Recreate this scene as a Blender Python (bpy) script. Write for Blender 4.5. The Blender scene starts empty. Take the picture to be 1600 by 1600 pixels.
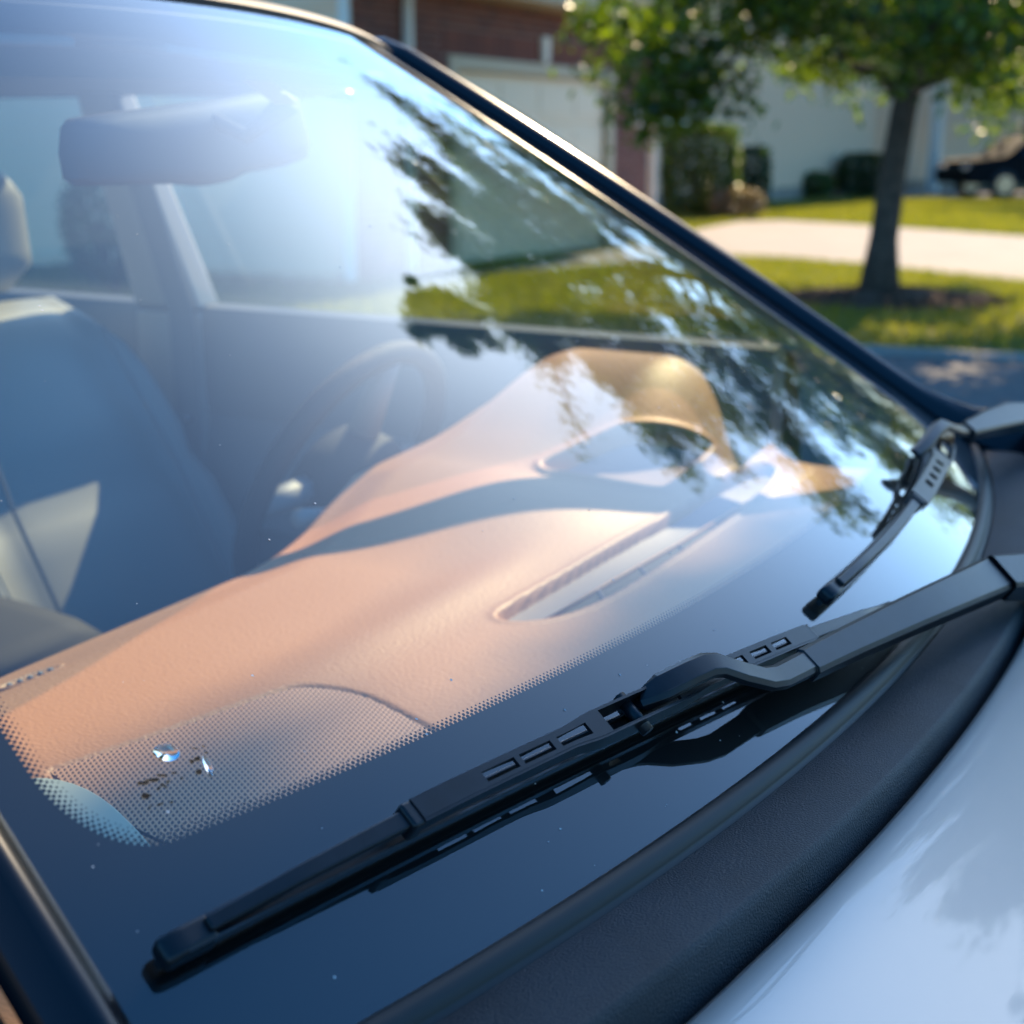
import bpy, bmesh, math, random
from mathutils import Vector, Matrix, noise
R_ = math.radians
random.seed(7)
SC = bpy.context.scene
COL = SC.collection

# ------------------------------------------------------------------ camera, world, sun, exposure
CP = Vector((-1.0772, -0.2259, 1.3735)); YAW, PIT, ROL, FPX = 1.06602, 0.25921, 0.00274, 2208.03
_f = Vector((math.sin(YAW)*math.cos(PIT), math.cos(YAW)*math.cos(PIT), -math.sin(PIT)))
_r0 = Vector((math.cos(YAW), -math.sin(YAW), 0)); _u0 = _r0.cross(_f)
_r = _r0*math.cos(ROL)+_u0*math.sin(ROL); _u = _u0*math.cos(ROL)-_r0*math.sin(ROL)
cd = bpy.data.cameras.new('camera'); cam = bpy.data.objects.new('camera', cd); COL.objects.link(cam)
m = Matrix.Identity(4)
for i in range(3):
    m[i][0] = _r[i]; m[i][1] = _u[i]; m[i][2] = -_f[i]; m[i][3] = CP[i]
cam.matrix_world = m
cd.sensor_width = 36; cd.sensor_fit = 'HORIZONTAL'; cd.lens = FPX/1600*36
cd.clip_start = 0.02; cd.clip_end = 2000
cd.dof.use_dof = True; cd.dof.focus_distance = 0.81; cd.dof.aperture_fstop = 7.0
SC.camera = cam

SUN_AZ, SUN_EL = 61.08+24.0, 37.5          # azimuth from +y towards +x
sdir = Vector((math.sin(R_(SUN_AZ))*math.cos(R_(SUN_EL)), math.cos(R_(SUN_AZ))*math.cos(R_(SUN_EL)), math.sin(R_(SUN_EL))))
W_ = bpy.data.worlds.new('World'); SC.world = W_; W_.use_nodes = True
nt = W_.node_tree; nt.nodes.clear()
out = nt.nodes.new('ShaderNodeOutputWorld'); bg = nt.nodes.new('ShaderNodeBackground')
sky = nt.nodes.new('ShaderNodeTexSky'); sky.sky_type = 'NISHITA'; sky.sun_disc = False
sky.sun_elevation = R_(SUN_EL); sky.sun_rotation = R_(SUN_AZ)
sky.air_density = 1.0; sky.dust_density = 1.1; sky.ozone_density = 2.0; sky.altitude = 100
bg.inputs['Strength'].default_value = 0.10
# thin wispy cloud veil over the whole sky
tc = nt.nodes.new('ShaderNodeTexCoord'); mp = nt.nodes.new('ShaderNodeMapping'); mp.inputs['Scale'].default_value = (1.6, 1.6, 3.4)
nz = nt.nodes.new('ShaderNodeTexNoise'); nz.inputs['Scale'].default_value = 1.7; nz.inputs['Detail'].default_value = 7; nz.inputs['Roughness'].default_value = .55; nz.inputs['Distortion'].default_value = .4
rp = nt.nodes.new('ShaderNodeValToRGB'); rp.color_ramp.elements[0].position = .56; rp.color_ramp.elements[0].color = (0, 0, 0, 1); rp.color_ramp.elements[1].position = .78; rp.color_ramp.elements[1].color = (.05, .05, .05, 1)
mx = nt.nodes.new('ShaderNodeMix'); mx.data_type = 'RGBA'; mx.inputs['B'].default_value = (5.5, 5.7, 6.0, 1)
nt.links.new(tc.outputs['Generated'], mp.inputs['Vector']); nt.links.new(mp.outputs['Vector'], nz.inputs['Vector'])
nt.links.new(nz.outputs['Fac'], rp.inputs['Fac']); nt.links.new(rp.outputs['Color'], mx.inputs['Factor'])
tn = nt.nodes.new('ShaderNodeMix'); tn.data_type = 'RGBA'; tn.blend_type = 'MULTIPLY'; tn.inputs['Factor'].default_value = 1; tn.inputs['B'].default_value = (.75, 1.0, 1.24, 1)   # clear-air tint, whole sky
hv = nt.nodes.new('ShaderNodeHueSaturation'); hv.inputs['Hue'].default_value = .488; hv.inputs['Saturation'].default_value = 1.4; nt.links.new(sky.outputs['Color'], hv.inputs['Color']); nt.links.new(hv.outputs['Color'], tn.inputs['A']); nt.links.new(tn.outputs['Result'], mx.inputs['A']); nt.links.new(mx.outputs['Result'], bg.inputs['Color']); nt.links.new(bg.outputs[0], out.inputs[0])
sl = bpy.data.lights.new('sun', 'SUN'); sun = bpy.data.objects.new('sun', sl); COL.objects.link(sun)
sl.energy = 3.6; sl.angle = R_(.53); sl.color = (1, .77, .48)
sun.rotation_euler = sdir.to_track_quat('Z', 'Y').to_euler()
SC.view_settings.view_transform = 'Standard'; SC.view_settings.look = 'None'; SC.view_settings.exposure = 1.5; SC.view_settings.gamma = 1
SC.render.engine = 'CYCLES'; SC.cycles.use_denoising = True
SC.cycles.max_bounces = 12; SC.cycles.transparent_max_bounces = 24; SC.cycles.sample_clamp_indirect = 8; SC.cycles.caustics_reflective = False; SC.cycles.caustics_refractive = False

# ------------------------------------------------------------------ geometry helpers
def lerp(a, b, t): return a+(b-a)*t
def sst(a, b, x):
    t = min(1, max(0, (x-a)/(b-a))); return t*t*(3-2*t)
def interp(x, xs, ys):
    if x <= xs[0]: return ys[0]
    for i in range(1, len(xs)):
        if x <= xs[i]: return lerp(ys[i-1], ys[i], (x-xs[i-1])/(xs[i]-xs[i-1]))
    return ys[-1]
def pray(px, py): return _f+_r*((px-800)/FPX)+_u*((800-py)/FPX)
def at(px, py, x=None, y=None, z=None):
    d = pray(px, py); t = (x-CP.x)/d.x if x is not None else (y-CP.y)/d.y if y is not None else (z-CP.z)/d.z
    return CP+d*t
GF = Vector((math.sin(YAW), math.cos(YAW), 0)); GR = Vector((math.cos(YAW), -math.sin(YAW), 0))
def G(a, b, z=0): return Vector((CP.x, CP.y, 0))+GR*a+GF*b+Vector((0, 0, z))
def topx(P):
    d = P-CP; w = d.dot(_f); return 800+FPX*d.dot(_r)/w, 800-FPX*d.dot(_u)/w, w
SW = dict(wb=.72913, wt=.55596, cb=.10731, ct=.12746, L=.74315, H=.50429, sag=.00948, zc=.01957)
def GL(u, v, h=0.0):
    s = SW
    def P(u, v):
        x = u*(s['wb']*(1-v)+s['wt']*v); y = s['cb']*u*u*(1-v)+v*(s['L']+s['ct']*u*u); z = 1+v*s['H']-s['zc']*u*u*v
        b = s['sag']*4*v*(1-v); th = math.atan2(s['H'], s['L'])
        return Vector((x, y-b*math.sin(th), z+b*math.cos(th)))
    p = P(u, v)
    if h:
        e = 1e-3; n = (P(u+e, v)-P(u-e, v)).cross(P(u, v+e)-P(u, v-e)).normalized(); p = p+n*h
    return p
def GLN(u, v): return (GL(u, v, 1)-GL(u, v)).normalized()
def glass_uv(px, py):
    u, v = 0., .2
    def F(u, v):
        a = topx(GL(u, v)); return a[0]-px, a[1]-py
    for k in range(40):
        f0 = F(u, v); e = 1e-5; fu = F(u+e, v); fv = F(u, v+e)
        a, b, c, d = (fu[0]-f0[0])/e, (fv[0]-f0[0])/e, (fu[1]-f0[1])/e, (fv[1]-f0[1])/e
        D = a*d-b*c; du = (d*f0[0]-b*f0[1])/D; dv = (a*f0[1]-c*f0[0])/D
        u -= max(-.3, min(.3, du)); v -= max(-.3, min(.3, dv))
    return u, v

class MB:
    def __init__(s): s.v = []; s.f = []
    def add(s, vs, fs):
        o = len(s.v); s.v += [tuple(p) for p in vs]; s.f += [tuple(i+o for i in f) for f in fs]
    def box(s, c, sz, rot=None):
        vs = [Vector((x*sz[0]/2, y*sz[1]/2, z*sz[2]/2)) for z in (-1, 1) for x, y in ((-1, -1), (1, -1), (1, 1), (-1, 1))]
        if rot is not None: vs = [rot @ v for v in vs]
        s.add([v+Vector(c) for v in vs], [(3, 2, 1, 0), (4, 5, 6, 7), (0, 1, 5, 4), (1, 2, 6, 5), (2, 3, 7, 6), (3, 0, 4, 7)])
    def hexa(s, bot, top):       # two matching quads
        s.add(list(bot)+list(top), [(3, 2, 1, 0), (4, 5, 6, 7), (0, 1, 5, 4), (1, 2, 6, 5), (2, 3, 7, 6), (3, 0, 4, 7)])
    def loft(s, rings, cap=True, closed=True):
        n = len(rings[0]); vs = [p for r in rings for p in r]; fs = []
        for k in range(len(rings)-1):
            for i in range(n if closed else n-1):
                j = (i+1) % n; fs.append((k*n+i, k*n+j, (k+1)*n+j, (k+1)*n+i))
        if cap and closed:
            fs.append(tuple(range(n-1, -1, -1))); fs.append(tuple((len(rings)-1)*n+i for i in range(n)))
        s.add(vs, fs)
    def tube(s, path, rad, n=8, cap=True):
        rings = []; up = Vector((0, 0, 1)); prev = None
        for k, p in enumerate(path):
            p = Vector(p); t = (Vector(path[min(k+1, len(path)-1)])-Vector(path[max(k-1, 0)])).normalized()
            if prev is None:
                a = t.orthogonal().normalized()
            else:
                a = (prev-t*prev.dot(t)).normalized()
            prev = a; b = t.cross(a); r = rad[k] if isinstance(rad, (list, tuple)) else rad
            rings.append([p+(a*math.cos(2*math.pi*i/n)+b*math.sin(2*math.pi*i/n))*r for i in range(n)])
        s.loft(rings, cap)
    def grid(s, fn, nu, nv):
        vs = [fn(i/nu, j/nv) for j in range(nv+1) for i in range(nu+1)]; w = nu+1
        s.add(vs, [(j*w+i, j*w+i+1, (j+1)*w+i+1, (j+1)*w+i) for j in range(nv) for i in range(nu)])
    def build(s, name, mat, parent=None, smooth=False, bevel=0, seg=2, subsurf=0, solid=0, angle=None):
        me = bpy.data.meshes.new(name); me.from_pydata(s.v, [], s.f); me.update()
        bm = bmesh.new(); bm.from_mesh(me); bmesh.ops.recalc_face_normals(bm, faces=bm.faces); bm.to_mesh(me); bm.free()
        if smooth: me.polygons.foreach_set('use_smooth', [True]*len(me.polygons))
        if angle: me.set_sharp_from_angle(angle=R_(angle))
        o = bpy.data.objects.new(name, me); COL.objects.link(o); me.materials.append(mat)
        if parent: o.parent = parent
        if solid: md = o.modifiers.new('s', 'SOLIDIFY'); md.thickness = solid; md.offset = -1
        if bevel: md = o.modifiers.new('b', 'BEVEL'); md.width = bevel; md.segments = seg; md.limit_method = 'ANGLE'; md.angle_limit = R_(35); me.polygons.foreach_set('use_smooth', [True]*len(me.polygons)); md.harden_normals = True
        if subsurf: md = o.modifiers.new('ss', 'SUBSURF'); md.levels = md.render_levels = subsurf
        return o
def empty(name, loc=(0, 0, 0)):
    o = bpy.data.objects.new(name, None); COL.objects.link(o); o.location = loc; return o
def tag(o, label, cat, group=None):
    o['label'] = label; o['category'] = cat
    if group: o['group'] = group
    return o
def kind(o, k, label=None):
    o['kind'] = k
    if label: o['label'] = label
    return o

# ------------------------------------------------------------------ materials
def mat(name, col, rough=.5, metal=0., spec=.5, bump=None, var=None, coat=0., trans=None, scale=None):
    """bump=(scale,strength,distance) noise; var=(scale,amount) colour variation"""
    M = bpy.data.materials.new(name); M.use_nodes = True; n = M.node_tree; b = n.nodes['Principled BSDF']
    b.inputs['Base Color'].default_value = (*col, 1); b.inputs['Roughness'].default_value = rough; b.inputs['Metallic'].default_value = metal
    b.inputs['Specular IOR Level'].default_value = spec; b.inputs['Coat Weight'].default_value = coat; b.inputs['Coat Roughness'].default_value = .03
    t = n.nodes.new('ShaderNodeTexCoord')
    if var:
        z = n.nodes.new('ShaderNodeTexNoise'); z.inputs['Scale'].default_value = var[0]; z.inputs['Detail'].default_value = 6
        n.links.new(t.outputs['Object'], z.inputs['Vector'])
        x = n.nodes.new('ShaderNodeMix'); x.data_type = 'RGBA'
        x.inputs['A'].default_value = (*[c*(1-var[1]) for c in col], 1); x.inputs['B'].default_value = (*[min(1, c*(1+var[1])) for c in col], 1)
        r = n.nodes.new('ShaderNodeMapRange'); r.inputs[1].default_value = .3; r.inputs[2].default_value = .7
        n.links.new(z.outputs['Fac'], r.inputs[0]); n.links.new(r.outputs[0], x.inputs['Factor']); n.links.new(x.outputs['Result'], b.inputs['Base Color'])
    if bump:
        z = n.nodes.new('ShaderNodeTexNoise'); z.inputs['Scale'].default_value = bump[0]; z.inputs['Detail'].default_value = 3
        n.links.new(t.outputs['Object'], z.inputs['Vector'])
        q = n.nodes.new('ShaderNodeBump'); q.inputs['Strength'].default_value = bump[1]; q.inputs['Distance'].default_value = bump[2]
        n.links.new(z.outputs['Fac'], q.inputs['Height']); n.links.new(q.outputs['Normal'], b.inputs['Normal'])
    return M
M = {}
M['paint'] = mat('silver_paint', (.54, .46, .39), .36, .30, coat=.5, bump=(2600, .04, .0004))
M['cowl'] = mat('black_grained_plastic', (.022, .023, .026), .55, spec=.36, bump=(800, .8, .0012), var=(14, .35))
M['blk'] = mat('black_satin_plastic', (.006, .007, .009), .38, spec=.35, bump=(2200, .08, .0003))
M['gloss'] = mat('black_gloss_trim', (.004, .006, .009), .22, spec=.35)
M['rubber'] = mat('black_rubber', (.012, .012, .013), .55)
M['seal'] = mat('rubber_seal', (.014, .014, .014), .5, spec=.35)
M['wiper'] = mat('wiper_black_metal', (.006, .007, .009), .36, spec=.33, var=(60, .5), bump=(900, .08, .0005))
M['frit'] = mat('black_frit', (.002, .0025, .003), .5, spec=.1)
M['seat'] = mat('grey_leather', (.32, .325, .30), .45, bump=(700, .12, .001))
M['trim'] = mat('grey_trim', (.24, .24, .235), .55, bump=(900, .1, .001))
M['light_trim'] = mat('light_grey_trim', (.36, .36, .34), .6)
M['liner'] = mat('headliner', (.42, .41, .38), .9)
M['garnish'] = mat('pale_garnish', (.50, .54, .42), .55)
M['belt'] = mat('belt_webbing', (.24, .24, .24), .8)
M['chrome'] = mat('chrome', (.7, .7, .72), .12, 1)
M['tyre'] = mat('tyre', (.02, .02, .02), .8)
M['dark'] = mat('dark_cavity', (.006, .007, .008), .7)
M['sticker'] = mat('sticker', (.05, .02, .04), 1, spec=0)
M['vent'] = mat('vent_grey', (.17, .13, .125), .6)
M['recess'] = mat('recess_mesh', (.34, .22, .17), .7, bump=(900, .4, .001))
M['mirror_shell'] = mat('mirror_shell', (.095, .095, .10), .7, spec=.2)
M['wheel'] = mat('wheel_leather', (.05, .05, .05), .75, spec=.2)

def leather():
    M_ = mat('tan_leather', (.50, .27, .16), .52, spec=.35)
    n = M_.node_tree; b = n.nodes['Principled BSDF']; t = n.nodes.new('ShaderNodeTexCoord')
    v = n.nodes.new('ShaderNodeTexVoronoi'); v.feature = 'SMOOTH_F1'; v.inputs['Scale'].default_value = 330; v.inputs['Smoothness'].default_value = .6
    z = n.nodes.new('ShaderNodeTexNoise'); z.inputs['Scale'].default_value = 210; z.inputs['Detail'].default_value = 5
    mp = n.nodes.new('ShaderNodeMapping'); mp.inputs['Scale'].default_value = (1.35, .8, 1)
    ad = n.nodes.new('ShaderNodeMixRGB'); ad.inputs[0].default_value = .45
    n.links.new(t.outputs['Object'], mp.inputs[0]); n.links.new(mp.outputs[0], v.inputs['Vector']); n.links.new(t.outputs['Object'], z.inputs['Vector'])
    n.links.new(v.outputs['Distance'], ad.inputs[1]); n.links.new(z.outputs['Fac'], ad.inputs[2])
    q = n.nodes.new('ShaderNodeBump'); q.inputs['Strength'].default_value = .6; q.inputs['Distance'].default_value = .0012
    n.links.new(ad.outputs[0], q.inputs['Height']); n.links.new(q.outputs['Normal'], b.inputs['Normal'])
    z2 = n.nodes.new('ShaderNodeTexNoise'); z2.inputs['Scale'].default_value = 4; z2.inputs['Detail'].default_value = 4
    x = n.nodes.new('ShaderNodeMix'); x.data_type = 'RGBA'; x.inputs['A'].default_value = (.46, .205, .082, 1); x.inputs['B'].default_value = (.54, .265, .125, 1)
    n.links.new(t.outputs['Object'], z2.inputs['Vector']); n.links.new(z2.outputs['Fac'], x.inputs['Factor']); n.links.new(x.outputs['Result'], b.inputs['Base Color'])
    return M_
M['dash'] = leather()
STEP = 4.6      # lattice of the perforations, about 3 mm
def grille():
    M_ = mat('perforated_grille', (.40, .25, .18), .5)
    n = M_.node_tree; b = n.nodes['Principled BSDF']; t = n.nodes.new('ShaderNodeTexCoord')
    p0 = at(400, 1180, z=.955); ea = at(400+STEP, 1180+STEP, z=.955)-p0; eb = at(400+STEP, 1180-STEP, z=.955)-p0; D = ea.x*eb.y-ea.y*eb.x
    v = n.nodes.new('ShaderNodeTexVoronoi'); v.inputs['Scale'].default_value = 1; v.inputs['Randomness'].default_value = 0; cb = n.nodes.new('ShaderNodeCombineXYZ')
    for k, w in enumerate(((eb.y/D, -eb.x/D, 0), (-ea.y/D, ea.x/D, 0))):
        dn = n.nodes.new('ShaderNodeVectorMath'); dn.operation = 'DOT_PRODUCT'; dn.inputs[1].default_value = w; n.links.new(t.outputs['Object'], dn.inputs[0]); n.links.new(dn.outputs['Value'], cb.inputs[k])
    n.links.new(cb.outputs[0], v.inputs['Vector'])
    r = n.nodes.new('ShaderNodeValToRGB'); e = r.color_ramp.elements; e[0].position = .24; e[0].color = (.07, .034, .02, 1); e[1].position = .40; e[1].color = (.62, .32, .17, 1)
    n.links.new(v.outputs['Distance'], r.inputs['Fac']); n.links.new(r.outputs['Color'], b.inputs['Base Color'])
    q = n.nodes.new('ShaderNodeBump'); q.inputs['Strength'].default_value = .5; q.inputs['Distance'].default_value = .001
    n.links.new(v.outputs['Distance'], q.inputs['Height']); n.links.new(q.outputs['Normal'], b.inputs['Normal'])
    return M_
M['grille'] = grille()
def glassmat(name, tint, streak=False):
    M_ = bpy.data.materials.new(name); M_.use_nodes = True; n = M_.node_tree; n.nodes.clear()
    o = n.nodes.new('ShaderNodeOutputMaterial'); tr = n.nodes.new('ShaderNodeBsdfTransparent'); gl = n.nodes.new('ShaderNodeBsdfGlossy'); mxs = n.nodes.new('ShaderNodeMixShader')
    tr.inputs['Color'].default_value = (*tint, 1); gl.inputs['Roughness'].default_value = 0.0; gl.inputs['Color'].default_value = (.96, .98, 1, 1)
    ge = n.nodes.new('ShaderNodeNewGeometry'); dt = n.nodes.new('ShaderNodeVectorMath'); dt.operation = 'DOT_PRODUCT'
    n.links.new(ge.outputs['Normal'], dt.inputs[0]); n.links.new(ge.outputs['Incoming'], dt.inputs[1])
    def mth(op, x, y=None):
        q = n.nodes.new('ShaderNodeMath'); q.operation = op
        if hasattr(x, 'name'): n.links.new(x, q.inputs[0])
        else: q.inputs[0].default_value = x
        if y is not None: q.inputs[1].default_value = y
        return q.outputs[0]
    fr = n.nodes.new('ShaderNodeMath'); fr.operation = 'ADD'; fr.inputs[1].default_value = .0426     # Schlick, same from both sides
    om = n.nodes.new('ShaderNodeMath'); om.operation = 'SUBTRACT'; om.inputs[0].default_value = 1; n.links.new(mth('ABSOLUTE', dt.outputs['Value']), om.inputs[1])
    n.links.new(mth('MULTIPLY', mth('POWER', om.outputs[0], 5), .9574), fr.inputs[0])
    # two faces of one pane: 2R/(1+R)
    a = n.nodes.new('ShaderNodeMath'); a.operation = 'MULTIPLY'; a.inputs[1].default_value = 2
    b = n.nodes.new('ShaderNodeMath'); b.operation = 'ADD'; b.inputs[1].default_value = 1
    c = n.nodes.new('ShaderNodeMath'); c.operation = 'DIVIDE'
    n.links.new(fr.outputs[0], a.inputs[0]); n.links.new(fr.outputs[0], b.inputs[0]); n.links.new(a.outputs[0], c.inputs[0]); n.links.new(b.outputs[0], c.inputs[1])
    n.links.new(c.outputs[0], mxs.inputs[0]); n.links.new(tr.outputs[0], mxs.inputs[1]); n.links.new(gl.outputs[0], mxs.inputs[2]); 
    if streak:
        df = n.nodes.new('ShaderNodeBsdfDiffuse'); df.inputs['Color'].default_value = (.75, .74, .72, 1); m2 = n.nodes.new('ShaderNodeMixShader'); t_ = n.nodes.new('ShaderNodeTexCoord'); z1 = n.nodes.new('ShaderNodeTexNoise'); z1.inputs['Scale'].default_value = 5; z1.inputs['Detail'].default_value = 8; z1.inputs['Roughness'].default_value = .7
        n.links.new(t_.outputs['Object'], z1.inputs['Vector']); r_ = n.nodes.new('ShaderNodeMapRange'); r_.inputs[1].default_value = .35; r_.inputs[2].default_value = .75; r_.inputs[3].default_value = .0003; r_.inputs[4].default_value = .003
        n.links.new(z1.outputs['Fac'], r_.inputs[0]); n.links.new(r_.outputs[0], m2.inputs[0]); n.links.new(mxs.outputs[0], m2.inputs[1]); n.links.new(df.outputs[0], m2.inputs[2]); n.links.new(m2.outputs[0], o.inputs[0])
    else: n.links.new(mxs.outputs[0], o.inputs[0])
    return M_
M['glass'] = glassmat('windshield_glass', (.88, .93, .91), True)
sb_ = bpy.data.materials.new('blue_shade_band'); sb_.use_nodes = True; _n = sb_.node_tree; _n.nodes.clear(); _o = _n.nodes.new('ShaderNodeOutputMaterial'); _t = _n.nodes.new('ShaderNodeBsdfTransparent'); _t.inputs['Color'].default_value = (.66, .76, .84, 1); _n.links.new(_t.outputs[0], _o.inputs[0]); M['shade'] = sb_
M['steel'] = mat('spine_steel', (.05, .05, .055), .25, .6)
M['pane'] = glassmat('window_glass', (.80, .88, .86))
def water():
    M_ = bpy.data.materials.new('water_drop'); M_.use_nodes = True; b = M_.node_tree.nodes['Principled BSDF']
    b.inputs['Transmission Weight'].default_value = 1; b.inputs['IOR'].default_value = 1.33; b.inputs['Roughness'].default_value = 0; b.inputs['Base Color'].default_value = (1, 1, 1, 1)
    return M_
M['water'] = water()
def leafmat(name, c1, c2, tr=.45):
    M_ = bpy.data.materials.new(name); M_.use_nodes = True; n = M_.node_tree; b = n.nodes['Principled BSDF']; o = n.nodes['Material Output']
    g = n.nodes.new('ShaderNodeNewGeometry'); x = n.nodes.new('ShaderNodeMix'); x.data_type = 'RGBA'; x.inputs['A'].default_value = (*c1, 1); x.inputs['B'].default_value = (*c2, 1)
    n.links.new(g.outputs['Random Per Island'], x.inputs['Factor']); n.links.new(x.outputs['Result'], b.inputs['Base Color']); b.inputs['Roughness'].default_value = .35
    t = n.nodes.new('ShaderNodeBsdfTranslucent'); k = n.nodes.new('ShaderNodeMixRGB'); k.blend_type = 'MULTIPLY'; k.inputs[0].default_value = 1; k.inputs[2].default_value = (4.2, 4.0, .7, 1)
    n.links.new(x.outputs['Result'], k.inputs[1]); n.links.new(k.outputs[0], t.inputs['Color'])
    mm = n.nodes.new('ShaderNodeMixShader'); mm.inputs[0].default_value = tr; n.links.new(b.outputs[0], mm.inputs[1]); n.links.new(t.outputs[0], mm.inputs[2]); n.links.new(mm.outputs[0], o.inputs[0])
    return M_
M['leaf'] = leafmat('maple_leaf', (.014, .034, .006), (.085, .125, .013))
M['leaf2'] = leafmat('hedge_leaf', (.028, .055, .014), (.07, .11, .03), .3)
M['leaf3'] = leafmat('dark_leaf', (.015, .035, .012), (.035, .06, .02), .25)
M['dry'] = leafmat('dry_leaf', (.10, .075, .05), (.22, .17, .12), .15)
M['grass'] = leafmat('grass_blade', (.055, .075, .018), (.135, .135, .04), .4)
M['bark'] = mat('bark', (.085, .06, .045), .9, bump=(26, .9, .03), var=(14, .4))
M['lawn'] = mat('lawn', (.092, .102, .03), .9, bump=(60, .8, .05), var=(2.2, .35))
M['road'] = mat('asphalt', (.115, .112, .11), .85, bump=(260, .5, .006), var=(6, .2))
M['concrete'] = mat('concrete', (.27, .235, .205), .85, bump=(90, .2, .005), var=(1.3, .1))
M['mulch'] = mat('mulch', (.10, .055, .035), .95, bump=(40, .9, .04), var=(30, .5))
M['brick'] = mat('brick', (.24, .082, .058), .85, bump=(60, .4, .006), var=(3.3, .35))
M['brick_b'] = mat('brick_dark', (.17, .06, .05), .85, bump=(60, .4, .006), var=(4, .3))
M['mortar'] = mat('mortar', (.34, .28, .24), .95)
M['gdoor'] = mat('white_door', (.97, .79, .57), .5)
M['cream'] = mat('cream_trim', (.58, .48, .33), .55)
M['white'] = mat('white_trim', (.82, .73, .62), .5)
M['siding'] = mat('beige_siding', (.94, .58, .35), .7)
M['shingle'] = mat('shingles', (.08, .075, .07), .9, bump=(30, .6, .02))
M['shutter'] = mat('dark_shutter', (.025, .03, .05), .5)
M['stone'] = mat('stone_base', (.36, .27, .20), .9, var=(5, .3))
M['dcar'] = mat('black_car_paint', (.003, .003, .004), .5, spec=.08)
M['bluewhite'] = mat('pale_blue_panel', (.50, .60, .70), .5)
# ------------------------------------------------------------------ setting: ground, road, driveway
b_ = MB(); b_.add([(-300, -300, 0), (500, -300, 0), (500, 400, 0), (-300, 400, 0)], [(0, 1, 2, 3)])
kind(b_.build('lawn', M['lawn']), 'structure')
def edge_b(a): return 10.15-.36*a
b_ = MB(); b_.add([G(-60, edge_b(-60), .004), G(-60, -40, .004), G(70, -60, .004), G(70, edge_b(70), .004)], [(0, 1, 2, 3)])
kind(b_.build('road', M['road']), 'structure')
b_ = MB(); ks = [-14+i*1.0 for i in range(40)]
for i in range(len(ks)-1):
    if ks[i] > 5.6 and ks[i] < 9: continue
    p, q = G(ks[i], edge_b(ks[i])), G(ks[i+1], edge_b(ks[i+1])); d = (q-p).normalized(); q = q-d*.008; n = Vector((-d.y, d.x, 0))
    b_.hexa([p-n*.08, q-n*.08, q+n*.08, p+n*.08], [Vector((w.x, w.y, .045)) for w in (p-n*.06, q-n*.06, q+n*.07, p+n*.07)])
kind(b_.build('kerb', M['concrete'], bevel=.012), 'structure')
near = [(-.75, 14.2), (.6, 15.5), (1.9, 16.7), (2.7, 17.1), (3.4, 16.7), (5.08, 14.17), (8.2, 8.0)]
farr = [(1.9, 19.3), (2.9, 22.3), (3.8, 24.3), (4.6, 24.73), (5.6, 23.6), (7.4, 20.81), (13.0, 10.0)]
b_ = MB()
for i in range(6):
    b_.add([G(*near[i], .008), G(*near[i+1], .008), G(*farr[i+1], .008), G(*farr[i], .008)], [(0, 1, 2, 3)])
kind(b_.build('driveway', M['concrete']), 'structure')
b_ = MB(); b_.add([G(9, 34.5, .008), G(22, 28, .008), G(24, 33, .008), G(11, 40, .008)], [(0, 1, 2, 3)])
kind(b_.build('neighbour_driveway', M['concrete']), 'structure')
TA, TB = 3.2, 12.45
b_ = MB(); rings = []
for k in range(8):
    rr = 1.0*(1-k/8); rings.append([G(TA+.12+rr*math.cos(t)*(1+.13*math.sin(3*t+1)), TB+rr*.9*math.sin(t)*(1+.1*math.sin(5*t)), .012+.10*sst(0, 1, k/7)+random.uniform(-.012, .012)) for t in [2*math.pi*i/36 for i in range(36)]])
b_.loft(rings); kind(b_.build('mulch_bed', M['mulch'], smooth=True), 'structure')
b_ = MB()
for i in range(2600):
    t = random.uniform(0, 6.283); rr = 1.02*math.sqrt(random.random()); c = G(TA+.12+rr*math.cos(t), TB+rr*.9*math.sin(t), .02+.10*sst(0, 1, 1-rr)); 
    b_.box(c, (random.uniform(.02, .07), random.uniform(.008, .02), .008), Matrix.Rotation(random.uniform(0, 6), 3, 'Z') @ Matrix.Rotation(random.uniform(-.7, .7), 3, 'Y'))
kind(b_.build('bark_chips', M['mulch']), 'stuff')

def in_poly(a, b, poly):
    c = False; j = len(poly)-1
    for i in range(len(poly)):
        if (poly[i][1] > b) != (poly[j][1] > b) and a < (poly[j][0]-poly[i][0])*(b-poly[i][1])/(poly[j][1]-poly[i][1])+poly[i][0]: c = not c
        j = i
    return c
DRV = near+farr[::-1]
b_ = MB(); nb = 0; vs = []; fs = []
while nb < 70000:
    far_ = random.random() < .3
    a = random.uniform(-5, 9) if not far_ else random.uniform(2, 12); b = random.uniform(6.5, 17) if not far_ else random.uniform(17, 34)
    if b < edge_b(a)+.1 or in_poly(a, b, DRV) or abs(a/b) > .42: continue
    if (a-TA-.12)**2+((b-TB)/.9)**2 < .95: continue
    if far_ and a < 2+11*(b-27)/15+.3 and b > 24: continue
    h = random.uniform(.035, .075)*(1.3 if far_ else 1); w = random.uniform(.006, .012)*(2 if far_ else 1); t = random.uniform(0, 6.283); p = G(a, b); dx = Vector((math.cos(t), math.sin(t), 0))*w; le = Vector((random.uniform(-1, 1), random.uniform(-1, 1), 0))*.03
    k = len(vs); vs += [p-dx, p+dx, p+le+Vector((0, 0, h))]; fs.append((k, k+1, k+2)); nb += 1
me = bpy.data.meshes.new('grass'); me.from_pydata([tuple(v) for v in vs], [], fs); me.materials.append(M['grass'])
g = bpy.data.objects.new('grass', me); COL.objects.link(g); kind(g, 'stuff', 'short green lawn grass lit by the low sun')

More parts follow.
